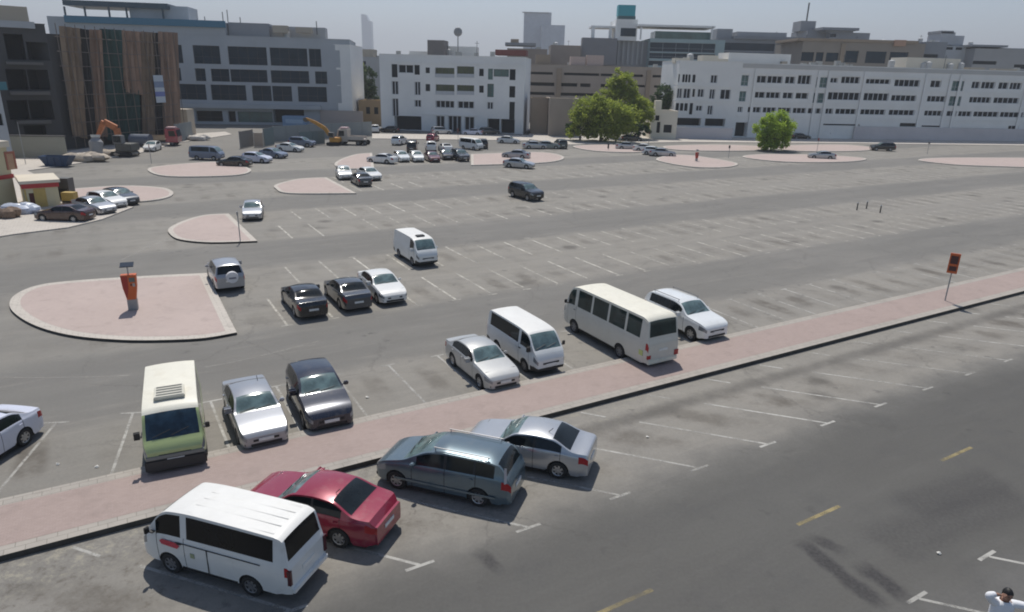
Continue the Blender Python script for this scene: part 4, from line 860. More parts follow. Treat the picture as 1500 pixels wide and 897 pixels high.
def x_sed(root,sp,ft,fb):
    m=MB(); m.cyl((-sp['L']/2+1.5,.35,ft(3.1)),(-sp['L']/2+1.35,.35,ft(3.1)+.16),.012,n=5); m.build('antenna',BLACK,root)
R2=dict(SED,L=4.7,W=1.83)
RG=mat('olive_rear_glass',(.10,.10,.06),.1,0,.5,2.5)
vehicle('sedan','crimson red saloon between the near white van and the blue grey people carrier','car',R2,P_RED,bywheel((499,801),HS,R2,1,1),HS,extra=x_sed)
def x_mpv(root,sp,ft,fb):
    for s in(-1,1):
        m=MB(); m.add([(-sp['L']/2+.13,s*.80,1.0),(-sp['L']/2+.17,s*.72,1.5),(-sp['L']/2+.24,s*.74,1.5),(-sp['L']/2+.2,s*.86,1.0)],[(0,1,2,3)]); m.build('tall_tail_light',mat('clear_tail',(.5,.45,.45),.15),root)
        m=MB(); m.box(-1.9,s*.905,.42,1.6,s*.925,.5,c=.006); m.build('side_moulding',P_BLUEG,root)
vehicle('people_carrier','blue grey people carrier with roof rails parked beside the red saloon','car',MPV,P_BLUEG,bywheel((701,741),HS,MPV,1,1),HS,extra=x_mpv)
S4=dict(SED,W=1.8,L=4.55)
vehicle('sedan','silver saloon with dark rear window at the right end of the near row','car',S4,P_SILV,bywheel((817,700),HS,S4,1,1),HS,extra=x_sed)
h5=math.atan2(at(0,717.6)[1]-at(82.3,619.3)[1],at(0,717.6)[0]-at(82.3,619.3)[0])
vehicle('sedan','white saloon cut off by the left edge of the picture','car',SED,P_LILAC,bywheel((37,652),h5-.35,SED,1,1),h5-.35)
# 6 green minibus
MINI=dict(BUS,rf=.95,L=5.0,W=1.95,side=[(.5,1.05),(1.2,2.05),(2.2,3.05),(3.2,4.05)],sill=.34,
  ax=(1.0,3.6),top=[(0,.98),(.06,1.1),(.2,1.26),(.24,1.3),(.72,2.05),(.95,2.2),(1.4,2.27),(4.4,2.28),(4.7,2.22),(4.8,2.12),(4.92,1.5),(5.0,1.2)],belt=[(0,.94),(.06,1.04),(.3,1.22),(.8,1.28),(4.7,1.28),(4.94,1.2),(5.0,1.1)],
  plan=[(0,.86),(.05,.9),(.2,.95),(.5,.985),(1,1),(4.5,1),(4.85,.97),(5.0,.9)],ws=(.26,.74),rw=(4.79,4.91))
def x_mini(root,sp,ft,fb):
    m=MB(); zx=ft(1.6); m.box(sp['L']/2-2.1,-.48,zx+.0,sp['L']/2-1.2,.48,zx+.13,c=.03); m.build('roof_air_conditioner',mat('ac_beige',(.55,.53,.45),.6),root)
    m=MB()
    for i in range(4): m.box(sp['L']/2-2.05+.21*i,-.4,zx+.132,sp['L']/2-1.95+.21*i,.4,zx+.14)
    m.build('air_conditioner_grille',mat('ac_dark',(.12,.12,.11),.7),root)
    m=MB(); m.box(sp['L']/2-.25,-.93,.3,sp['L']/2+.05,.93,.72,c=.04); m.build('front_bumper',mat('bumper_dark',(.03,.032,.035),.5),root)
    m=MB(); m.box(sp['L']/2-.06,-.88,.73,sp['L']/2+.03,.88,.86,c=.01); m.build('front_grille',mat('grey_grille',(.2,.21,.2),.5),root)
pa=at(194.7,605.2);pb=at(159.5,705.6);pc=at(308.4,588);pd=at(339.5,666.4)
h6=math.atan2((pb[1]+pd[1])-(pa[1]+pc[1]),(pb[0]+pd[0])-(pa[0]+pc[0]))
vehicle('minibus','pale green fronted minibus with a cream roof and a roof air conditioner','minibus',MINI,P_GREEN,byend((217,695),(301,674),h6,MINI,True,.32),h6,rim=RIMD,roofm=ROOFC,extra=x_mini,wglass=mat('dark_windscreen',(.02,.04,.06),.1,0,.5,3),bumper=BLACK)
COR=dict(SED,L=4.5,W=1.78)
vehicle('sedan','silver grey saloon with a bright bonnet next to the green minibus','car',COR,P_SVB,byend((354,662),(427,641),HN,COR,True),HN,extra=x_sed)
vehicle('hatchback','very dark navy hatchback beside the silver grey saloon','car',HAT,P_NAVY,byend((452,636),(521,617),HN-R(2),HAT,True,.25,1.07),HN-R(2),sc=1.07)
OLD=dict(SED,L=4.6,W=1.76)
vehicle('sedan','older silver saloon parked left of the white passenger van','car',OLD,P_OLDS,byend((716,574),(765,560),HN,OLD,True),HN)
def x_van2(root,sp,ft,fb): pass
vehicle('passenger_van','white passenger van with black side windows left of the coach bus','van',VAN,P_VWHITE,byend((784,548),(829,540),HN,VAN,True),HN,rim=RIMD,roofm=ROOFW,bumper=BLACK,sideskip=((1,1),) if 0 else ())
def x_bus(root,sp,ft,fb):
    for s in(-1,1):
        m=MB(); m.box(-sp['L']/2-.015,s*.72,.62,-sp['L']/2+.12,s*.94,.84,c=.02); m.build('tail_light',TAIL,root)
    m=MB(); m.box(-3.2,1.0,.75,-2.95,1.03,1.0); m.build('yellow_reflector',mat('yellow_reflector',(.5,.55,.2),.5),root)
    m=MB(); m.box(-sp['L']/2-.05,-.9,.36,-sp['L']/2+.1,.9,.55,c=.03); m.build('rear_bumper',P_CREAM,root)
hb=math.atan2(at(842.5,481)[1]-at(910,521)[1],at(842.5,481)[0]-at(910,521)[0])
BUSW=dict(BUS)
BP=paint('bus_cream',(.56,.545,.49),rough=.38)
vehicle('bus','cream coach bus with its tail over the brick walkway','bus',BUSW,BP,byend((946,534),(993,523),HA,BUSW,False,.42),HA,rim=RIMD,roofm=ROOFC,extra=x_bus,glass=mat('bus_green_glass',(.02,.035,.033),.08,0,.4,1))
vehicle('suv','white estate style off roader at the right end of the row along the walkway','car',SUV,P_PEARL,byend((1031,500),(1067,491),HN,SUV,True,.3,1.05),HN,sc=1.05)
def x_spare(root,sp,ft,fb):
    m=MB(); x=-sp['L']/2; m.cyl((x+.02,-.1,1.0),(x-.18,-.1,1.0),.36,.34,n=24); m.build('spare_wheel_cover',mat('cover_white',(.62,.62,.64),.4),root,40)
    m=MB(); m.box(x-.19,-.3,.92,x-.185,.1,1.02); m.build('cover_lettering',mat('cover_print',(.15,.16,.2),.5),root)
SUV3=dict(SUV,L=4.3,W=1.78)
SUV3['top']=[(0,.82),(.1,.95),(.4,1.06),(1.15,1.16),(1.3,1.19),(1.85,1.66),(2.5,1.74),(3.75,1.73),(3.96,1.68),(4.22,1.15),(4.3,1.0)]; SUV3['belt']=[(0,.78),(.1,.88),(.9,1.02),(1.5,1.07),(4.0,1.1),(4.2,1.08),(4.3,.95)]; SUV3['plan']=[(0,.76),(.06,.86),(.25,.94),(.7,.99),(2.3,1),(3.9,.98),(4.2,.94),(4.3,.88)]
SUV3['rw']=(3.98,4.2); SUV3['side']=[(1.65,2.45),(2.55,3.2),(3.28,3.9)]; SUV3['ax']=(.8,3.35)
vehicle('suv','silver off roader with a white spare wheel cover on its tailgate','car',SUV3,P_SVB,byend((319,424),(359,421),HA,SUV3,False,.3),HA,extra=x_spare)
vehicle('sedan','black saloon with its tail to the camera, left of the dark grey saloon','car',SED,P_BLACK,byend((440,465),(481,461),HA,SED,False,.25),HA)
vehicle('sedan','dark grey saloon between the black saloon and the white saloon','car',SED,P_DG,byend((507,454),(546,449),HA,SED,False,.25),HA)
vehicle('sedan','white saloon facing the camera beside the dark grey saloon','car',COR,P_WHITE,byend((561,445),(597,439),HN,COR,True),HN)
def x_vent(root,sp,ft,fb):
    m=MB(); m.box(.75,-.3,ft(1.6)-.01,1.15,.3,ft(1.6)+.07,c=.02); m.build('roof_vent',BLACK,root)
PANEL=dict(VAN,side=[(.72,1.42)])
vehicle('panel_van','white panel van with a black roof vent parked alone','van',PANEL,P_VWHITE,byend((612,389),(643,386),HN,PANEL,True),HN,rim=RIMD,roofm=ROOFW,bumper=BLACK,extra=x_vent)
vehicle('sedan','silver saloon with a shining bonnet beside the smaller half round island','car',SED,P_SILV,byend((353,321),(386,320),R(-72),SED,True),R(-72))
vehicle('suv','black off roader standing alone in the middle of the car park','car',SUV,P_BLACK,byend((776,292),(802,291),HN+R(6),SUV,True,.3),HN+R(6))
def far(label,px,h,sp,pm,name='sedan',cat='car',group=None,**k):
    p=at(*px); return vehicle(name,label,cat,sp,pm,(p[0],p[1],0),R(h),group=group,detail=False,**k)
G1='cars crowded in front of the square white building'
far('silver car with the black off roader in front of it',(760,246),-20,SED,P_SILV)
far('pale silver car directly behind the lone silver car',(756,232),165,SED,P_SVB)
far('small white car at the left of the trio beside the pink island',(504,261),-70,HAT,P_WHITE)
far('white car at the right of the trio beside the pink island',(541,262),-55,SED,P_WHITE)
far('dark grey car in front of the two white cars by the pink island',(529,270),HA*57.3-4,SED,P_DG)
far('white car at the left end of the crowded row',(560,239),160,SED,P_WHITE,group=G1)
far('white hatchback second from the left in the crowded row',(588,236),-65,HAT,P_PEARL,name='hatchback',group=G1)
far('white car left of the maroon car in the crowded row',(610,236),-70,HAT,P_WHITE,name='hatchback',group=G1)
far('maroon car in the crowded row',(633,236),-70,SED,P_MAR,group=G1)
far('black car just right of the maroon car',(654,233),-75,HAT,P_BLACK,group=G1)
far('dark grey off roader in the crowded row',(674,235),-65,SUV,P_DG,name='suv',group=G1)
far('white off roader behind the maroon car',(631,221),100,SUV,P_WHITE,name='suv',group=G1)
far('white car behind the black car of the crowded row',(652,222),110,SED,P_WHITE,group=G1)
far('black box shaped van behind the crowded row',(604,223),95,VAN,P_BLACK,name='van',cat='van',group=G1)
far('bright white van at the right of the crowded row',(690,219),-40,VAN,P_VWHITE,name='van',cat='van',roofm=ROOFW,group=G1)
far('black off roader at the right end of the crowded row',(706,217),100,SUV,P_BLACK,name='suv',group=G1)
far('white topped car left of the black box shaped van',(585,212),80,SUV,P_PEARL,name='suv')
far('small red car in front of the square white building',(634,207),80,HAT,P_RED,name='hatchback')
far('white car driving right of the square white building entrance',(745,210),-8,SED,P_WHITE)
far('white pickup at the left foot of the square white building',(550,194),100,SUV,P_WHITE,name='suv')
far('black car by the left garage of the square white building',(571,194),175,SED,P_BLACK)
far('pale car at the door of the square white building',(647,197),20,SUV,P_SILV,name='suv')
far('silver lilac car right of the entrance of the square white building',(692,198),175,SED,P_LILAC)
far('dark grey off roader by the right garage of the square white building',(717,198),30,SUV,P_DG,name='suv')
far('silver car leftmost of the three parked on the far road',(783,218),10,SED,P_SILV)
far('grey green car in the middle of the three on the far road',(802,218),5,SED,paint('grey_green',(.2,.23,.22)))
far('dark grey green off roader rightmost of the three on the far road',(821,217),100,SUV,paint('dark_green',(.05,.065,.06)),name='suv')
far('silver car nearest the tree clump on the far island',(919,219),0,SED,P_SILV)
far('black low car under the dark shrubs of the tree clump',(925,207),2,SED,P_BLACK)
far('white car in the middle of the group near the red post',(945,222),-10,SED,P_WHITE)
far('bright white hatchback in the group near the red post',(958,227),-15,HAT,P_PEARL,name='hatchback')
far('silver car at the right end of the group near the red post',(970,229),-8,SED,P_SILV)
far('silver car in front of the low pale grey wall',(1040,203),178,SED,P_SILV)
far('black car right of the round green tree',(1172,204),2,SED,P_BLACK)
far('pale teal van parked at the long white building',(1201,203),2,VAN,paint('pale_teal',(.4,.5,.5)),name='van',cat='van')
far('silver car on the narrow island right of the round green tree',(1203,233),170,SED,P_SILV)
far('black off roader on the far road before the long white building',(1292,221),172,SUV,P_BLACK,name='suv')
far('dark car left of the white car at the far right building door',(1412,205),2,SED,P_BLACK)
far('white car at the far right building door',(1442,205),176,SED,P_WHITE)
far('blue grey van at the top of the left road',(304,234),-4,VAN,P_BG2,name='van',cat='van')
far('black saloon on the pink island of the left road',(344,244),176,SED,P_BLACK)
far('pale silver hatchback beside the black saloon of the left road',(377,238),-12,HAT,P_LILAC,name='hatchback')
far('navy car second behind the pale silver hatchback',(401,231),-25,SED,P_BG2)
far('white car between two navy cars of the left road',(425,222),-15,SED,P_WHITE)
far('slate blue off roader with a dark tail at the end of the left row',(443,215),-12,SUV,P_BG2,name='suv')
far('dark brown saloon parked at the yellow kiosk',(97,323),178,SED,P_BROWN)
far('silver pickup nearest to the dark brown saloon',(139,311),-28,SED,P_SILV)
far('white car second from the dark brown saloon',(158,303),-28,HAT,P_WHITE,name='hatchback')
far('maroon edged silver car third from the dark brown saloon',(178,298),-32,HAT,P_DG,name='hatchback')
# ---------------------------------------------------------------- street furniture
GALV=mat('galvanised_steel',(.33,.34,.35),.45,.5); ORANGE=mat('orange_enamel',(.55,.11,.025),.45,dirt=((.3,.08,.03),3,.5,.4)); REDP=mat('red_enamel',(.42,.04,.025),.45); SOLAR=mat('solar_panel',(.02,.03,.045),.15)
def meter(px,label,s=1.0,body=ORANGE):
    p=at(*px,.144); o=empty('parking_meter',(p[0],p[1],.14),R(22),label,'parking meter')
    m=MB(); m.box(-.24*s,-.2*s,0,.24*s,.2*s,.62*s,c=.02); m.build('plinth',GALV,o)
    m=MB(); pts=[(-.22,.62),(.22,.62),(.34,1.3),(.38,2.0),(-.38,2.0),(-.34,1.3)]
    n=len(pts); vs=[(x*s,-.2*s,z*s) for x,z in pts]+[(x*s,.2*s,z*s) for x,z in pts]; m.add(vs,[tuple(range(n)),tuple(range(2*n-1,n-1,-1))]+[(i,n+i,n+(i+1)%n,(i+1)%n) for i in range(n)]); m.build('body',body,o,weld=True)
    m=MB(); m.add([(-.37*s,-.2*s-.006,1.95*s),(-.32*s,-.2*s-.006,1.28*s),(-.2*s,-.2*s-.006,.68*s),(-.06*s,-.2*s-.006,1.3*s),(-.04*s,-.2*s-.006,1.95*s)],[(0,1,2,3,4)]); m.build('side_panel',mat('dark_red_panel',(.32,.03,.02),.4),o)
    m=MB(); m.box(.02*s,-.215*s,1.62*s,.3*s,-.203*s,1.86*s); m.build('screen',mat('meter_screen',(.12,.14,.13),.2),o)
    m=MB(); m.box(.06*s,-.215*s,1.4*s,.12*s,-.203*s,1.52*s); m.build('coin_slot',BLACK,o); m=MB(); m.box(.16*s,-.215*s,1.36*s,.28*s,-.203*s,1.54*s); m.build('keypad',GALV,o)
    m=MB(); m.cyl((0,0,2.0*s),(0,0,2.5*s),.035*s,n=8); m.build('mast',GALV,o)
    m=MB(); m.add([(-.33*s,-.22*s,2.46*s),(.33*s,-.22*s,2.46*s),(.33*s,.22*s,2.6*s),(-.33*s,.22*s,2.6*s),(-.33*s,-.22*s,2.5*s),(.33*s,-.22*s,2.5*s),(.33*s,.22*s,2.64*s),(-.33*s,.22*s,2.64*s)],[(3,2,1,0),(4,5,6,7),(0,1,5,4),(1,2,6,5),(2,3,7,6),(3,0,4,7)]); m.build('solar_panel',SOLAR,o)
meter((196,453),'orange parking meter with a solar panel on the big half round island')
meter((1020,236),'small red post like meter on the far narrow island',.7,REDP)
def post_sign(px,label,h,board,mt,zb=0.,cat='sign',rz=-58,tilt=0,sym=None):
    p=at(*px,zb); o=empty('sign_post',(p[0],p[1],zb),R(rz),label,cat); m=MB(); m.cyl((0,0,0),(0,0,h),.04,n=8); m.build('pole',GALV,o)
    w_,hh,d=board; m=MB(); m.box(-w_/2,-d/2-.05,h-hh,w_/2,d/2-.045,h,c=.01); m.build('board',mt,o); return o
o=post_sign((1384.2,440.4),'tall red and dark board on a grey pole on the brick walkway',3.05,(.55,1.25,.12),ORANGE,.194,rz=-35)
m=MB(); m.box(-.2,-.13,1.95,.2,-.112,2.25); m.box(-.2,-.13,2.4,.2,-.112,2.9); m.build('panel',mat('dark_sign_panel',(.07,.02,.02),.4),o)
post_sign((222,240),'thin pole with a small pink plate at the left road',2.6,(.5,.5,.05),mat('pink_plate',(.4,.2,.18)),.14)
post_sign((352,353),'thin grey pole on the smaller half round island',2.3,(.18,.3,.05),GALV,.14)
post_sign((1067,232),'thin pole with a dark plate beside the far islands',2.2,(.35,.5,.05),mat('dark_plate',(.06,.06,.06)))
post_sign((950,212),'thin red brown pole near the tree clump',2.6,(.25,.5,.05),mat('brown_plate',(.15,.05,.04)))
post_sign((1196,226),'thin pole with a red plate behind the silver car on the island',3.0,(.3,.5,.05),mat('red_plate',(.3,.07,.05)))
post_sign((1358,226),'thin dark pole before the long white building',2.3,(.4,.3,.05),mat('dark_plate',(.06,.06,.06)))
post_sign((891,221),'short black post on the pale island before the trees',1.3,(.4,.9,.1),mat('dark_plate',(.06,.06,.06)))
post_sign((671,208),'small brown red sign post behind the crowded row',2.6,(.6,.9,.08),mat('brown_plate',(.15,.05,.04)))
for i,(px,t) in enumerate((((1255,308),'leftmost'),((1269,306),'middle'),((1289,312),'rightmost'))):
    p=at(*px); o=empty('bollard',(p[0],p[1],0),0,'%s of three short dark posts standing in the empty car park'%t,'bollard','three short posts in the empty car park'); m=MB(); m.cyl((0,0,0),(0,0,.75),.07,.06,n=10); m.build('post',mat('dark_post',(.06,.06,.055)),o,40); m=MB(); m.cyl((0,0,.75),(0,0,.83),.09,.05,n=10); m.build('cap',GALV,o,40)
for i,(px,t) in enumerate((((538,583),'right of the navy hatchback'),((85,681),'in the empty bay nearest the cut off white car'),((142,685),'in the empty bay left of the green minibus'),((948,641),'in the empty angled bay right of the silver saloon'),((1376,812),'on the dark street near the oil stains'))):
    p=at(*px); m=MB(); r=random.Random(i); pts=[(.08*math.cos(a)*r.uniform(.5,1.2),.07*math.sin(a)*r.uniform(.5,1.2)) for a in np.linspace(0,5.4,7)]; vs=[(x,y,.012+r.uniform(0,.05)) for x,y in pts]+[(0,0,.07)]
    m.add(vs,[(j,(j+1)%7,7) for j in range(7)]); o=m.build('paper_scrap',mat('paper',(.65,.63,.58),.8)); o.location=(p[0],p[1],0); tag(o,'scrap of white paper lying '+t,'litter','paper scraps on the asphalt')
# ---------------------------------------------------------------- left corner: kiosk, pillar and yard
PALEY=wallm('pale_yellow',(.50,.45,.30)); YEL=mat('yellow_panel',(.42,.30,.09),.6); REDB=mat('red_band',(.38,.03,.03),.5); CRM=wallm('cream_top',(.6,.54,.44))
f=Fac(at(40,307),at(90,303),4.5); z=f.uz(65,266)[1]; f.win([(44,283,52,306)],mat('brown_door',(.12,.03,.03)),.3,kind='door'); f.build('kiosk','small yellow kiosk with a red band below its cream roof','kiosk',z,PALEY,roofm=CRM,parapet=.05)
f.part('red_band',REDB,[(-.12,f.W+.12,-.12,f.dep+.1,z-.55,z-.15)]); f.part('cornice',CRM,[(-.25,f.W+.25,-.25,f.dep+.2,z-.12,z+.15)]); f.part('yellow_panel',YEL,[(f.W*.27,f.W*.62,-.03,-.003,.15,z-.62),(0.02,f.W*.06,-.03,-.003,.15,z-.62)])
f=Fac(at(-25,312),at(27,302),4); z=f.uz(10,212)[1]; f.build('gate_tower','tall cream pillar with a red framed arch panel and a red band','tower',z,PALEY)
f.part('red_band',REDB,[(-.1,f.W+.1,-.1,f.dep+.1,*[f.uz(10,q)[1] for q in(262,256)])]); f.part('cornice',CRM,[(-.2,f.W+.2,-.2,f.dep+.2,z-.2,z+.35)])
a=f.uz(7,232)[0];b_=f.uz(22,232)[0]; z0,z1=f.uz(14,249)[1],f.uz(14,222)[1]
f.part('arch_panel',mat('brick_red_panel',(.3,.11,.07)),[(a,a+.18,-.06,-.004,z0,z1),(b_-.18,b_,-.06,-.004,z0,z1),(a+.181,b_-.181,-.06,-.004,z1-.2,z1)]); f.part('inner_panel',mat('tan_panel',(.38,.24,.15)),[(a+.181,b_-.181,-.03,-.002,z0,z1-.201)])
def gbox(name,label,cat,px,rz,dims,mt,z=0,group=None,c=.03):
    p=at(*px); o=empty(name,(p[0],p[1],z),R(rz),label,cat,group); m=MB(); w_,d,h=dims; m.box(-w_/2,-d/2,0,w_/2,d/2,h,c=c); m.build('case',mt,o); return o
o=gbox('generator','dark grey cabinet beside the yellow kiosk','cabinet',(99,293),0,(1.3,1.0,2.2),mat('gen_grey',(.1,.1,.095))); m=MB(); m.box(-.5,-.53,.3,.5,-.505,1.2); m.build('vent',BLACK,o)
o=gbox('utility_box','small yellow box in front of the dark grey cabinet','box',(104,298),0,(1.2,.8,1.1),YEL); m=MB(); m.box(-.55,-.43,.12,.55,-.405,.3); m.build('base_strip',BLACK,o)
# white wrapped bundle by the pillar
def lump(name,label,cat,px,sz,mt,seed,group=None,n=5):
    p=at(*px); r=random.Random(seed); m=MB(); st=random.getstate(); random.seed(seed)
    for i in range(n):
        m.ell((r.uniform(-1,1)*sz[0]*.55,r.uniform(-1,1)*sz[1]*.4,sz[2]*r.uniform(.3,.5)),(sz[0]*.45,sz[1]*.45,sz[2]*r.uniform(.4,.6)),10,6,jit=.12)
    random.setstate(st); o=m.build(name,mt,smooth=30); o.location=(p[0],p[1],0); return tag(o,label,cat,group)
lump('tarpaulin_heap','white and blue plastic sheeting heaped at the foot of the cream pillar','tarpaulin',(32,313),(2.2,1.4,1.0),mat('white_plastic',(.5,.54,.62),.35,dirt=((.15,.22,.45),.9,.5,.5)),3)
lump('rubble_heap','brown heap of rubble left of the plastic sheeting','rubble',(8,320),(1.6,1.2,1.1),mat('rubble_brown',(.2,.14,.1),.9,0,.3,3),4)
lump('sand_heap','pale heap of sand and rubble before the blue skip','rubble',(128,237),(3.2,2.0,1.3),mat('sand_pale',(.42,.36,.29),.9,0,.2,2),5)
lump('sand_heap','pale sand heap in front of the orange excavator','rubble',(170,229),(4,2,1.0),mat('sand_pale',(.42,.36,.29)),6)
lump('sand_heap','white sand heap at the end of the grey hoarding','rubble',(292,206),(3,2,1.2),mat('sand_white',(.55,.51,.46),.9,0,.2,2),7)
# blue skip
def skip(px,label,s=1,mt=None):
    p=at(*px); o=empty('skip',(p[0],p[1],0),R(4),label,'skip'); mt=mt or mat('skip_blue',(.02,.05,.11),.5,0,.2,2)
    m=MB(); 
    def ringp(x,y,z): return [(-x,-y,z),(x,-y,z),(x,y,z),(-x,y,z)]
    a=ringp(1.7,1.0,.15);b=ringp(2.7,1.25,1.9);c=ringp(2.6,1.15,1.9);d=ringp(1.65,.95,.3)
    vs=[(x*s,y*s,z*s) for x,y,z in a+b+c+d]; fs=[(3,2,1,0)]+[(i,(i+1)%4,4+(i+1)%4,4+i) for i in range(4)]+[(4+i,4+(i+1)%4,8+(i+1)%4,8+i) for i in range(4)]+[(8+i,8+(i+1)%4,12+(i+1)%4,12+i) for i in range(4)]+[(12,13,14,15)]
    m.add(vs,fs); m.build('body',mt,o,weld=True); m=MB()
    for x in(-1.2,0,1.2): m.box((x-.06)*s,-1.3*s,.3*s,(x+.06)*s,-1.12*s,1.8*s)
    m.build('rib',mt,o); return o
skip((86,244),'dark blue skip at the foot of the construction building',.72)
# silo like mixer
p=at(143,235); o=empty('cement_mixer',(p[0],p[1],0),R(10),'grey concrete mixer with a white hopper beside the orange excavator','mixer'); o.scale=(.74,.74,.74)
m=MB(); m.cyl((0,0,1.0),(0,.6,3.3),.95,1.25,n=16); m.cyl((0,.6,3.3),(0,.8,4.2),1.25,.6,n=16); m.build('drum',mat('mixer_grey',(.27,.27,.27),.7),o,40)
m=MB(); m.cyl((0,.8,4.2),(0,.85,4.7),.75,.85,n=14); m.build('hopper',mat('hopper_white',(.6,.6,.58),.6),o,40)
m=MB(); m.box(-1.3,-1.2,.3,1.3,1.3,.9,c=.04); m.build('frame',mat('mixer_blue',(.12,.13,.18),.6),o)
for s in(-1,1):
    for y in(-.8,.8): wheel(o,s*.9,1.3*(1 if y>0 else -1),.35,.2,1 if y>0 else -1,RIMD)
def excavator(px,label,rz,mt,bodym,mirror=1,arm=None):
    p=at(*px); o=empty('excavator',(p[0],p[1],0),R(rz),label,'excavator')
    for s in(-1,1):
        m=MB(); pts=[(-1.6,.35),(-1.3,.05),(1.3,.05),(1.6,.35),(1.3,.75),(-1.3,.75)]; n=6; vs=[(x,s*1.0-.25,z) for x,z in pts]+[(x,s*1.0+.25,z) for x,z in pts]; m.add(vs,[tuple(range(n)),tuple(range(2*n-1,n-1,-1))]+[(i,n+i,n+(i+1)%n,(i+1)%n) for i in range(n)]); m.build('track',RUBBER,o)
    m=MB(); m.box(-1.7,-1.2,.85,.7,1.2,1.9,c=.1); m.build('body',bodym,o)
    m=MB(); m.box(-.4,.1,1.9,.9,1.15,3.1,c=.08); m.build('cab',mat('cab_grey',(.2,.2,.2),.5),o); m=MB(); m.box(.9,.2,2.1,.92,1.05,3.0); m.box(-.3,1.15,2.1,.8,1.17,3.0); m.build('cab_window',GLASS,o)
    arm=arm or [(.6,1.6),(2.2,4.2),(3.6,4.3),(5.0,1.6)]; wd=[.35,.45,.4,.22]
    m=MB(); n=len(arm); 
    for i in range(n-1):
        (x0,z0),(x1,z1)=arm[i],arm[i+1]; d=Vector((x1-x0,z1-z0)).normalized(); e=Vector((-d.y,d.x)); a,b=wd[i],wd[i+1]
        vs=[]
        for y in(-.75+.3,-.35+.3-.0):
            vs+=[(x0+e.x*a,y,z0+e.y*a),(x0-e.x*a,y,z0-e.y*a),(x1-e.x*b,y,z1-e.y*b),(x1+e.x*b,y,z1+e.y*b)]
        m.add(vs,[(0,1,2,3),(7,6,5,4),(0,4,5,1),(1,5,6,2),(2,6,7,3),(3,7,4,0)])
    m.build('arm',mt,o)
    x,z=arm[-1]; m=MB(); vs=[];prof=[(-.1,.2),(.5,.1),(.6,-.5),(.1,-.9),(-.6,-.7)]
    for y in(-.75,.15): vs+=[(x+a,y,z+b) for a,b in prof]
    m.add(vs,[(0,1,2,3,4),(9,8,7,6,5),(0,5,6,1),(1,6,7,2),(2,7,8,3)]); m.build('bucket',mat('bucket_steel',(.12,.1,.08),.6),o); return o
excavator((184,229),'excavator with a rusty orange arm at the foot of the netting',178,mat('excavator_orange',(.42,.14,.05),.55,0,.2,2),mat('excavator_dark',(.1,.1,.09),.6),arm=[(.6,1.6),(.9,4.0),(2.6,4.9),(4.0,2.6)])
excavator((489,213),'yellow orange digger arm reaching over the grey hoarding',178,mat('digger_orange',(.52,.25,.04),.5,0,.15,2),mat('digger_orange',(.5,.24,.04)),arm=[(.4,1.4),(2.0,3.9),(4.2,5.2),(6.6,6.2)]).scale=(.74,.74,.74)
# red lorry
def lorry(px,rz,label,cabm,bedm,bedl=4.2):
    p=at(*px); o=empty('lorry',(p[0],p[1],0),R(rz),label,'lorry'); L=bedl+2
    m=MB(); pts=[(0,.6),(1.95,.6),(2.0,1.5),(1.75,2.75),(.1,2.85),(0,2.6)]; n=6; vs=[(x,-1.15,z) for x,z in pts]+[(x,1.15,z) for x,z in pts]; m.add(vs,[tuple(range(n)),tuple(range(2*n-1,n-1,-1))]+[(i,n+i,n+(i+1)%n,(i+1)%n) for i in range(n)]); m.build('cab',cabm,o)
    m=MB(); m.add([(1.995,-1,1.62),(1.995,1,1.62),(1.79,1,2.6),(1.79,-1,2.6)],[(0,1,2,3)]); v=m.build('windshield',GLASS,o); v.location.x=.03
    for s in(-1,1): m=MB(); m.add([(.6,s*1.157,1.6),(1.7,s*1.157,1.6),(1.55,s*1.157,2.5),(.6,s*1.157,2.5)],[(0,1,2,3)]); m.build('side_window',GLASS,o)
    m=MB(); m.box(.1,-.8,2.85,1.5,.8,3.1,c=.05); m.build('roof_spoiler',mat('spoiler_pale',(.5,.35,.35),.5),o)
    m=MB(); m.box(-bedl,-1.2,.95,-.05,1.2,1.1); m.box(-bedl,-1.2,1.1,-.05,-1.12,1.6); m.box(-bedl,1.12,1.1,-.05,1.2,1.6); m.build('bed',bedm,o)
    m=MB(); m.box(-bedl+.1,-.5,.55,1.8,.5,.9); m.build('chassis',BLACK,o)
    for x in(1.0,-1.9,-3.2):
        for s in(-1,1): wheel(o,x,s*1.13,.45,.3,s,RIMD)
    return o
lorry((240,213),10,'lorry with a crimson cab and a tan flat bed','','') if 0 else lorry((247,213),8,'lorry with a crimson cab and a tan flat bed',P_RED,mat('tan_bed',(.4,.3,.2),.6))
lorry((512,212),178,'pale low flat bed truck behind the digger',mat('pale_truck',(.45,.4,.35),.5),mat('pale_bed',(.5,.44,.38)),3.0)
far('small white van in front of the crimson lorry',(224,221),-80,HAT,P_WHITE,name='hatchback')
p=at(208,216); o=empty('water_tank',(p[0],p[1],0),0,'dark blue grey round water tank left of the small white van','tank'); m=MB(); m.cyl((-1.6,0,1.2),(1.6,0,1.2),.95,n=18); m.build('tank',mat('tank_slate',(.08,.1,.14),.5),o,50); m=MB(); m.box(-1.4,-.7,0,-1.1,.7,.6); m.box(1.1,-.7,0,1.4,.7,.6); m.build('cradle',mat('tank_cradle',(.15,.2,.5),.5),o)
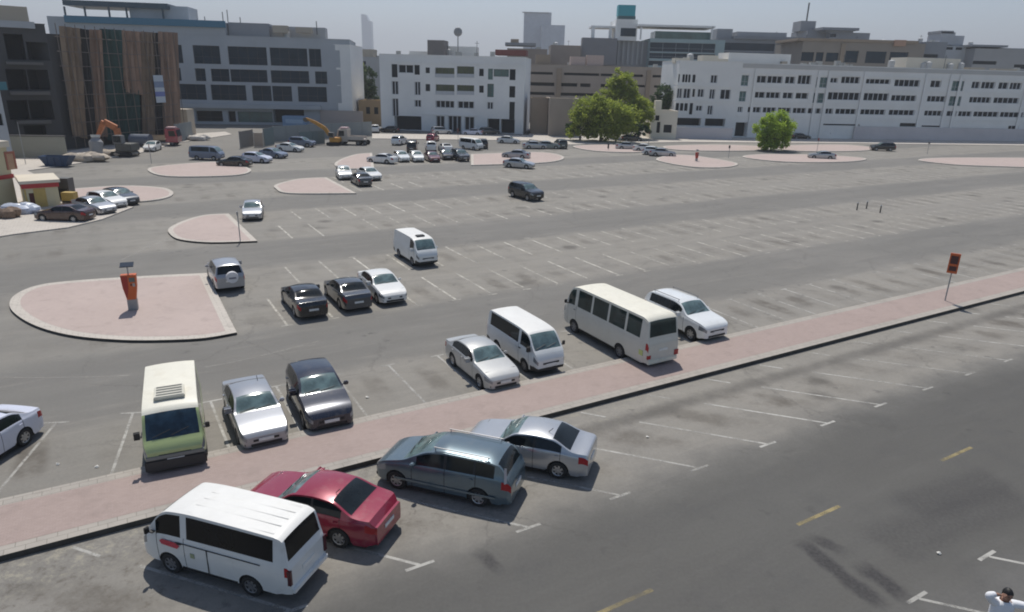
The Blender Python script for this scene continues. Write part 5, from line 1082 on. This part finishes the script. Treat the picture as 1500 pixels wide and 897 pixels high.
# hoardings
def hoarding(label,pa_,pb_,h,mt,post=GALV):
    a=Vector(at(*pa_));b=Vector(at(*pb_)); c=(a+b)/2; L=(b-a).length; o=empty('hoarding',(c.x,c.y,0),math.atan2(b.y-a.y,b.x-a.x),label,'fence')
    m=MB(); n=max(1,int(L/2.4))
    for i in range(n):
        x0=-L/2+i*L/n+.02;x1=-L/2+(i+1)*L/n-.02; m.box(x0,-.03,.05,x1,.03,h)
    m.build('panel',mt,o)
    for i in range(n+1): x=-L/2+i*L/n; m=MB(); m.box(x-.05,.035,0,x+.05,.13,h+.1); m.build('post',post,o)
HG=wallm('hoarding_grey',(.24,.26,.26)); HB=wallm('hoarding_brown',(.22,.2,.18)); HT=wallm('hoarding_teal',(.16,.2,.2))
hoarding('grey hoarding beside the crimson lorry',(259,210),(283,204),3.2,HG)
hoarding('brown grey hoarding at the corner of the small site',(353,218),(372,214),2.8,HB)
hoarding('sandy netted panel beside the brown grey hoarding',(373,216),(386,216),2.4,wallm('sand_net',(.4,.31,.24)))
hoarding('teal grey hoarding in the middle of the small site',(388,215),(402,212),3.0,HT)
hoarding('long grey green hoarding behind the digger',(402,209),(545,199),2.9,HG)
hoarding('low grey hoarding in front of the digger',(440,214),(476,211),2.4,HT)
o=gbox('site_cabin','beige site cabin behind the grey hoarding','cabin',(268,198),0,(4,3,5.0),BEIGE); m=MB(); m.box(-.8,-1.53,1,.8,-1.505,2.2); m.build('window',W_DARK,o)
o=gbox('site_cabin','blue cabin in the shadow under the glass office block','cabin',(434,187),0,(5.5,2.4,2.6),mat('cabin_blue',(.16,.27,.42),.5)); m=MB(); m.box(-2,-1.23,1,2,-1.205,1.9); m.build('window',mat('pale_blue_panel',(.3,.42,.55)),o)
for i,(x,y,h) in enumerate(((38,242,5.5),)):
    post_sign((x,y),'thin pole at the corner of the construction building',h,(.5,.6,.05),mat('dark_plate',(.06,.06,.06)))
p=at(60,232); o=empty('site_wall',(p[0],p[1],0),R(8),'pale yellowish low wall before the dark open floors','wall'); m=MB(); m.box(-3.6,-.12,0,3.6,.12,3.0); m.build('panel',wallm('pale_olive',(.3,.3,.26)),o); m=MB(); m.box(-3.7,-.2,3.003,3.7,.2,3.2); m.build('coping',CONC,o)
# ---------------------------------------------------------------- person in white, bottom right
SKIN=mat('skin',(.30,.16,.11),.6); HAIR=mat('black_hair',(.008,.007,.007),.55); CLOTH=mat('white_cotton',(.74,.74,.76),.85,0,.03,4,bump=.1)
def skin_chain(name,pts,mt,parent,branches=(),sub=2):
    me=bpy.data.meshes.new(name); vs=[p[:3] for p in pts]; rs=[p[3] for p in pts]; es=[(i,i+1) for i in range(len(pts)-1)]
    for at_i,br in branches:
        last=at_i
        for p in br: vs.append(p[:3]); rs.append(p[3]); es.append((last,len(vs)-1)); last=len(vs)-1
    me.from_pydata(vs,es,[]); o=bpy.data.objects.new(name,me); COL.objects.link(o)
    if parent: o.parent=parent
    sk=o.modifiers.new('skin','SKIN'); lay=me.skin_vertices[0] if me.skin_vertices else None
    if lay is None:
        bpy.context.view_layer.objects.active=o; lay=me.skin_vertices[0]
    for i,r in enumerate(rs): lay.data[i].radius=(r,r) if not isinstance(r,tuple) else r
    lay.data[0].use_root=True; sk.use_smooth_shade=True
    s=o.modifiers.new('sub','SUBSURF'); s.levels=sub; s.render_levels=sub; me.materials.append(mt); return o
def person():
    hp=at(1475,867,2.0); o=empty('person',(hp[0],hp[1],0),R(-95),'person in white with short black hair holding a hand to the ear','person')
    o.scale=(1.18,1.18,1.18)
    # +x is forward, +y the person's left
    body=[(0,0,.95,.12),(0,0,1.12,.125),(.01,0,1.28,.14),(.0,0,1.40,.12),(.0,0,1.49,.055),(.02,0,1.56,.055)]
    legs=[(0,[(0,.10,.90,.09),(.02,.11,.5,.065),(-.01,.11,.10,.042),(.10,.12,.04,.035)]),(0,[(0,-.10,.90,.09),(.02,-.11,.5,.065),(-.01,-.11,.10,.042),(.10,-.12,.04,.035)])]
    # right arm bent up to the ear, left arm bent forward
    arms=[(3,[(0,-.17,1.42,.06),(.06,-.36,1.62,.045),(.10,-.24,1.70,.034),(.09,-.145,1.66,.028)]),(3,[(0,.17,1.43,.06),(.04,.42,1.42,.045),(.12,.50,1.18,.034),(.14,.50,1.08,.028)])]
    skin_chain('body',body,SKIN,o,legs+arms)
    for s,base,dirs in((-1,(.09,-.12,1.66),(0,.7,.7)),(1,(.14,.50,1.06),(.1,0,-1))):
        d=Vector(dirs).normalized(); side=Vector((1,0,0)) if s<0 else Vector((0,0,1)); 
        b=Vector(base)
        for i,l in enumerate((.075,.085,.078,.06)):
            q=b+side*(i-1.5)*.021; c1=q+d*l*.5; c2=q+d*l+Vector((0,.02,0)); skin_chain('finger',[(*q,.011),(*c1,.010),(*c2,.008)],SKIN,o,sub=1)
        q=b-side*.035; skin_chain('thumb',[(*(b-d*.02),.013),(*(q+d*.01),.011),(*(q-side*.012+d*.035),.009)],SKIN,o,sub=1)
    # head with face
    m=MB(); 
    n,k=20,14; vs=[];c=Vector((.045,0,1.66))
    for i in range(k+1):
        p=math.pi*i/k
        for j in range(n):
            t=2*math.pi*j/n; x=math.sin(p)*math.cos(t)*.098; y=math.sin(p)*math.sin(t)*.078; z=math.cos(p)*.125
            if z<0: x*=1-.18*(-z/.125); y*=1-.25*(-z/.125)
            if x>.07 and abs(y)<.02 and -.04<z<.02: x+=.018
            vs.append((c.x+x,c.y+y,c.z+z))
    m.add(vs,[(i*n+j,(i+1)*n+j,(i+1)*n+(j+1)%n,i*n+(j+1)%n) for i in range(k) for j in range(n)])
    for s in(-1,1): m.ell((c.x-.005,s*.08,c.z-.005),(.02,.012,.032),8,6)
    hd=m.build('head',SKIN,o,60)
    for s in(-1,1): e=MB(); e.ell((c.x+.088,s*.03,c.z+.008),(.01,.014,.008),8,6); e.build('eye',mat('eye_dark',(.05,.03,.02),.2),hd)
    e=MB(); e.ell((c.x+.088,0,c.z-.062),(.008,.024,.007),8,6); e.build('mouth',mat('lips',(.25,.09,.08),.5),hd)
    m=MB(); vs=[]
    for i in range(9):
        p=math.pi*.60*i/8
        for j in range(24):
            t=2*math.pi*j/24; front=max(0,math.cos(t)); pp=p*(1-.38*front); q=1+random.uniform(-.03,.03)
            vs.append((c.x-.008+math.sin(pp)*math.cos(t)*.108*q,c.y+math.sin(pp)*math.sin(t)*.09*q,c.z+.012+math.cos(pp)*.132*q))
    m.add(vs,[(i*24+j,(i+1)*24+j,(i+1)*24+(j+1)%24,i*24+(j+1)%24) for i in range(8) for j in range(24)]); m.build('hair',HAIR,o,60)
    # long white robe with sleeves
    m=MB(); prof=[(1.50,.085,.085),(1.47,.12,.15),(1.42,.13,.215),(1.30,.145,.215),(1.12,.15,.205),(.95,.16,.21),(.6,.19,.24),(.12,.23,.28)]; nn=24; vs=[]
    for z,a,b in prof:
        for j in range(nn):
            t=2*math.pi*j/nn; fold=1+.03*math.sin(t*7)*(1.5-z); vs.append((a*math.cos(t)*fold,b*math.sin(t)*fold,z))
    m.add(vs,[(i*nn+j,(i+1)*nn+j,(i+1)*nn+(j+1)%nn,i*nn+(j+1)%nn) for i in range(len(prof)-1) for j in range(nn)]); m.build('robe',CLOTH,o,60)
    skin_chain('sleeve',[(0,-.10,1.42,.09),(.01,-.19,1.44,.095),(.06,-.36,1.62,.085),(.09,-.30,1.68,.065),(.10,-.24,1.70,.05)],CLOTH,o)
    skin_chain('sleeve',[(0,.10,1.42,.09),(.01,.2,1.43,.09),(.04,.43,1.42,.08),(.09,.48,1.30,.065),(.12,.50,1.20,.05)],CLOTH,o)
person()
# ---------------------------------------------------------------- the hazy air
if HAZE>0:
    m=bpy.data.materials.new('haze_air'); m.use_nodes=True; t=m.node_tree; t.nodes.clear(); out=t.nodes.new('ShaderNodeOutputMaterial'); v=t.nodes.new('ShaderNodeVolumePrincipled'); v.inputs['Density'].default_value=HAZE; v.inputs['Color'].default_value=(.84,.87,.93,1); v.inputs['Anisotropy'].default_value=.3; t.links.new(v.outputs[0],out.inputs['Volume'])
    k=MB(); k.box(-6200,-320,-1.2,6200,9200,420); o=k.build('haze',m); tag(o,'thin pale haze in the hot air over the city',kind='stuff')
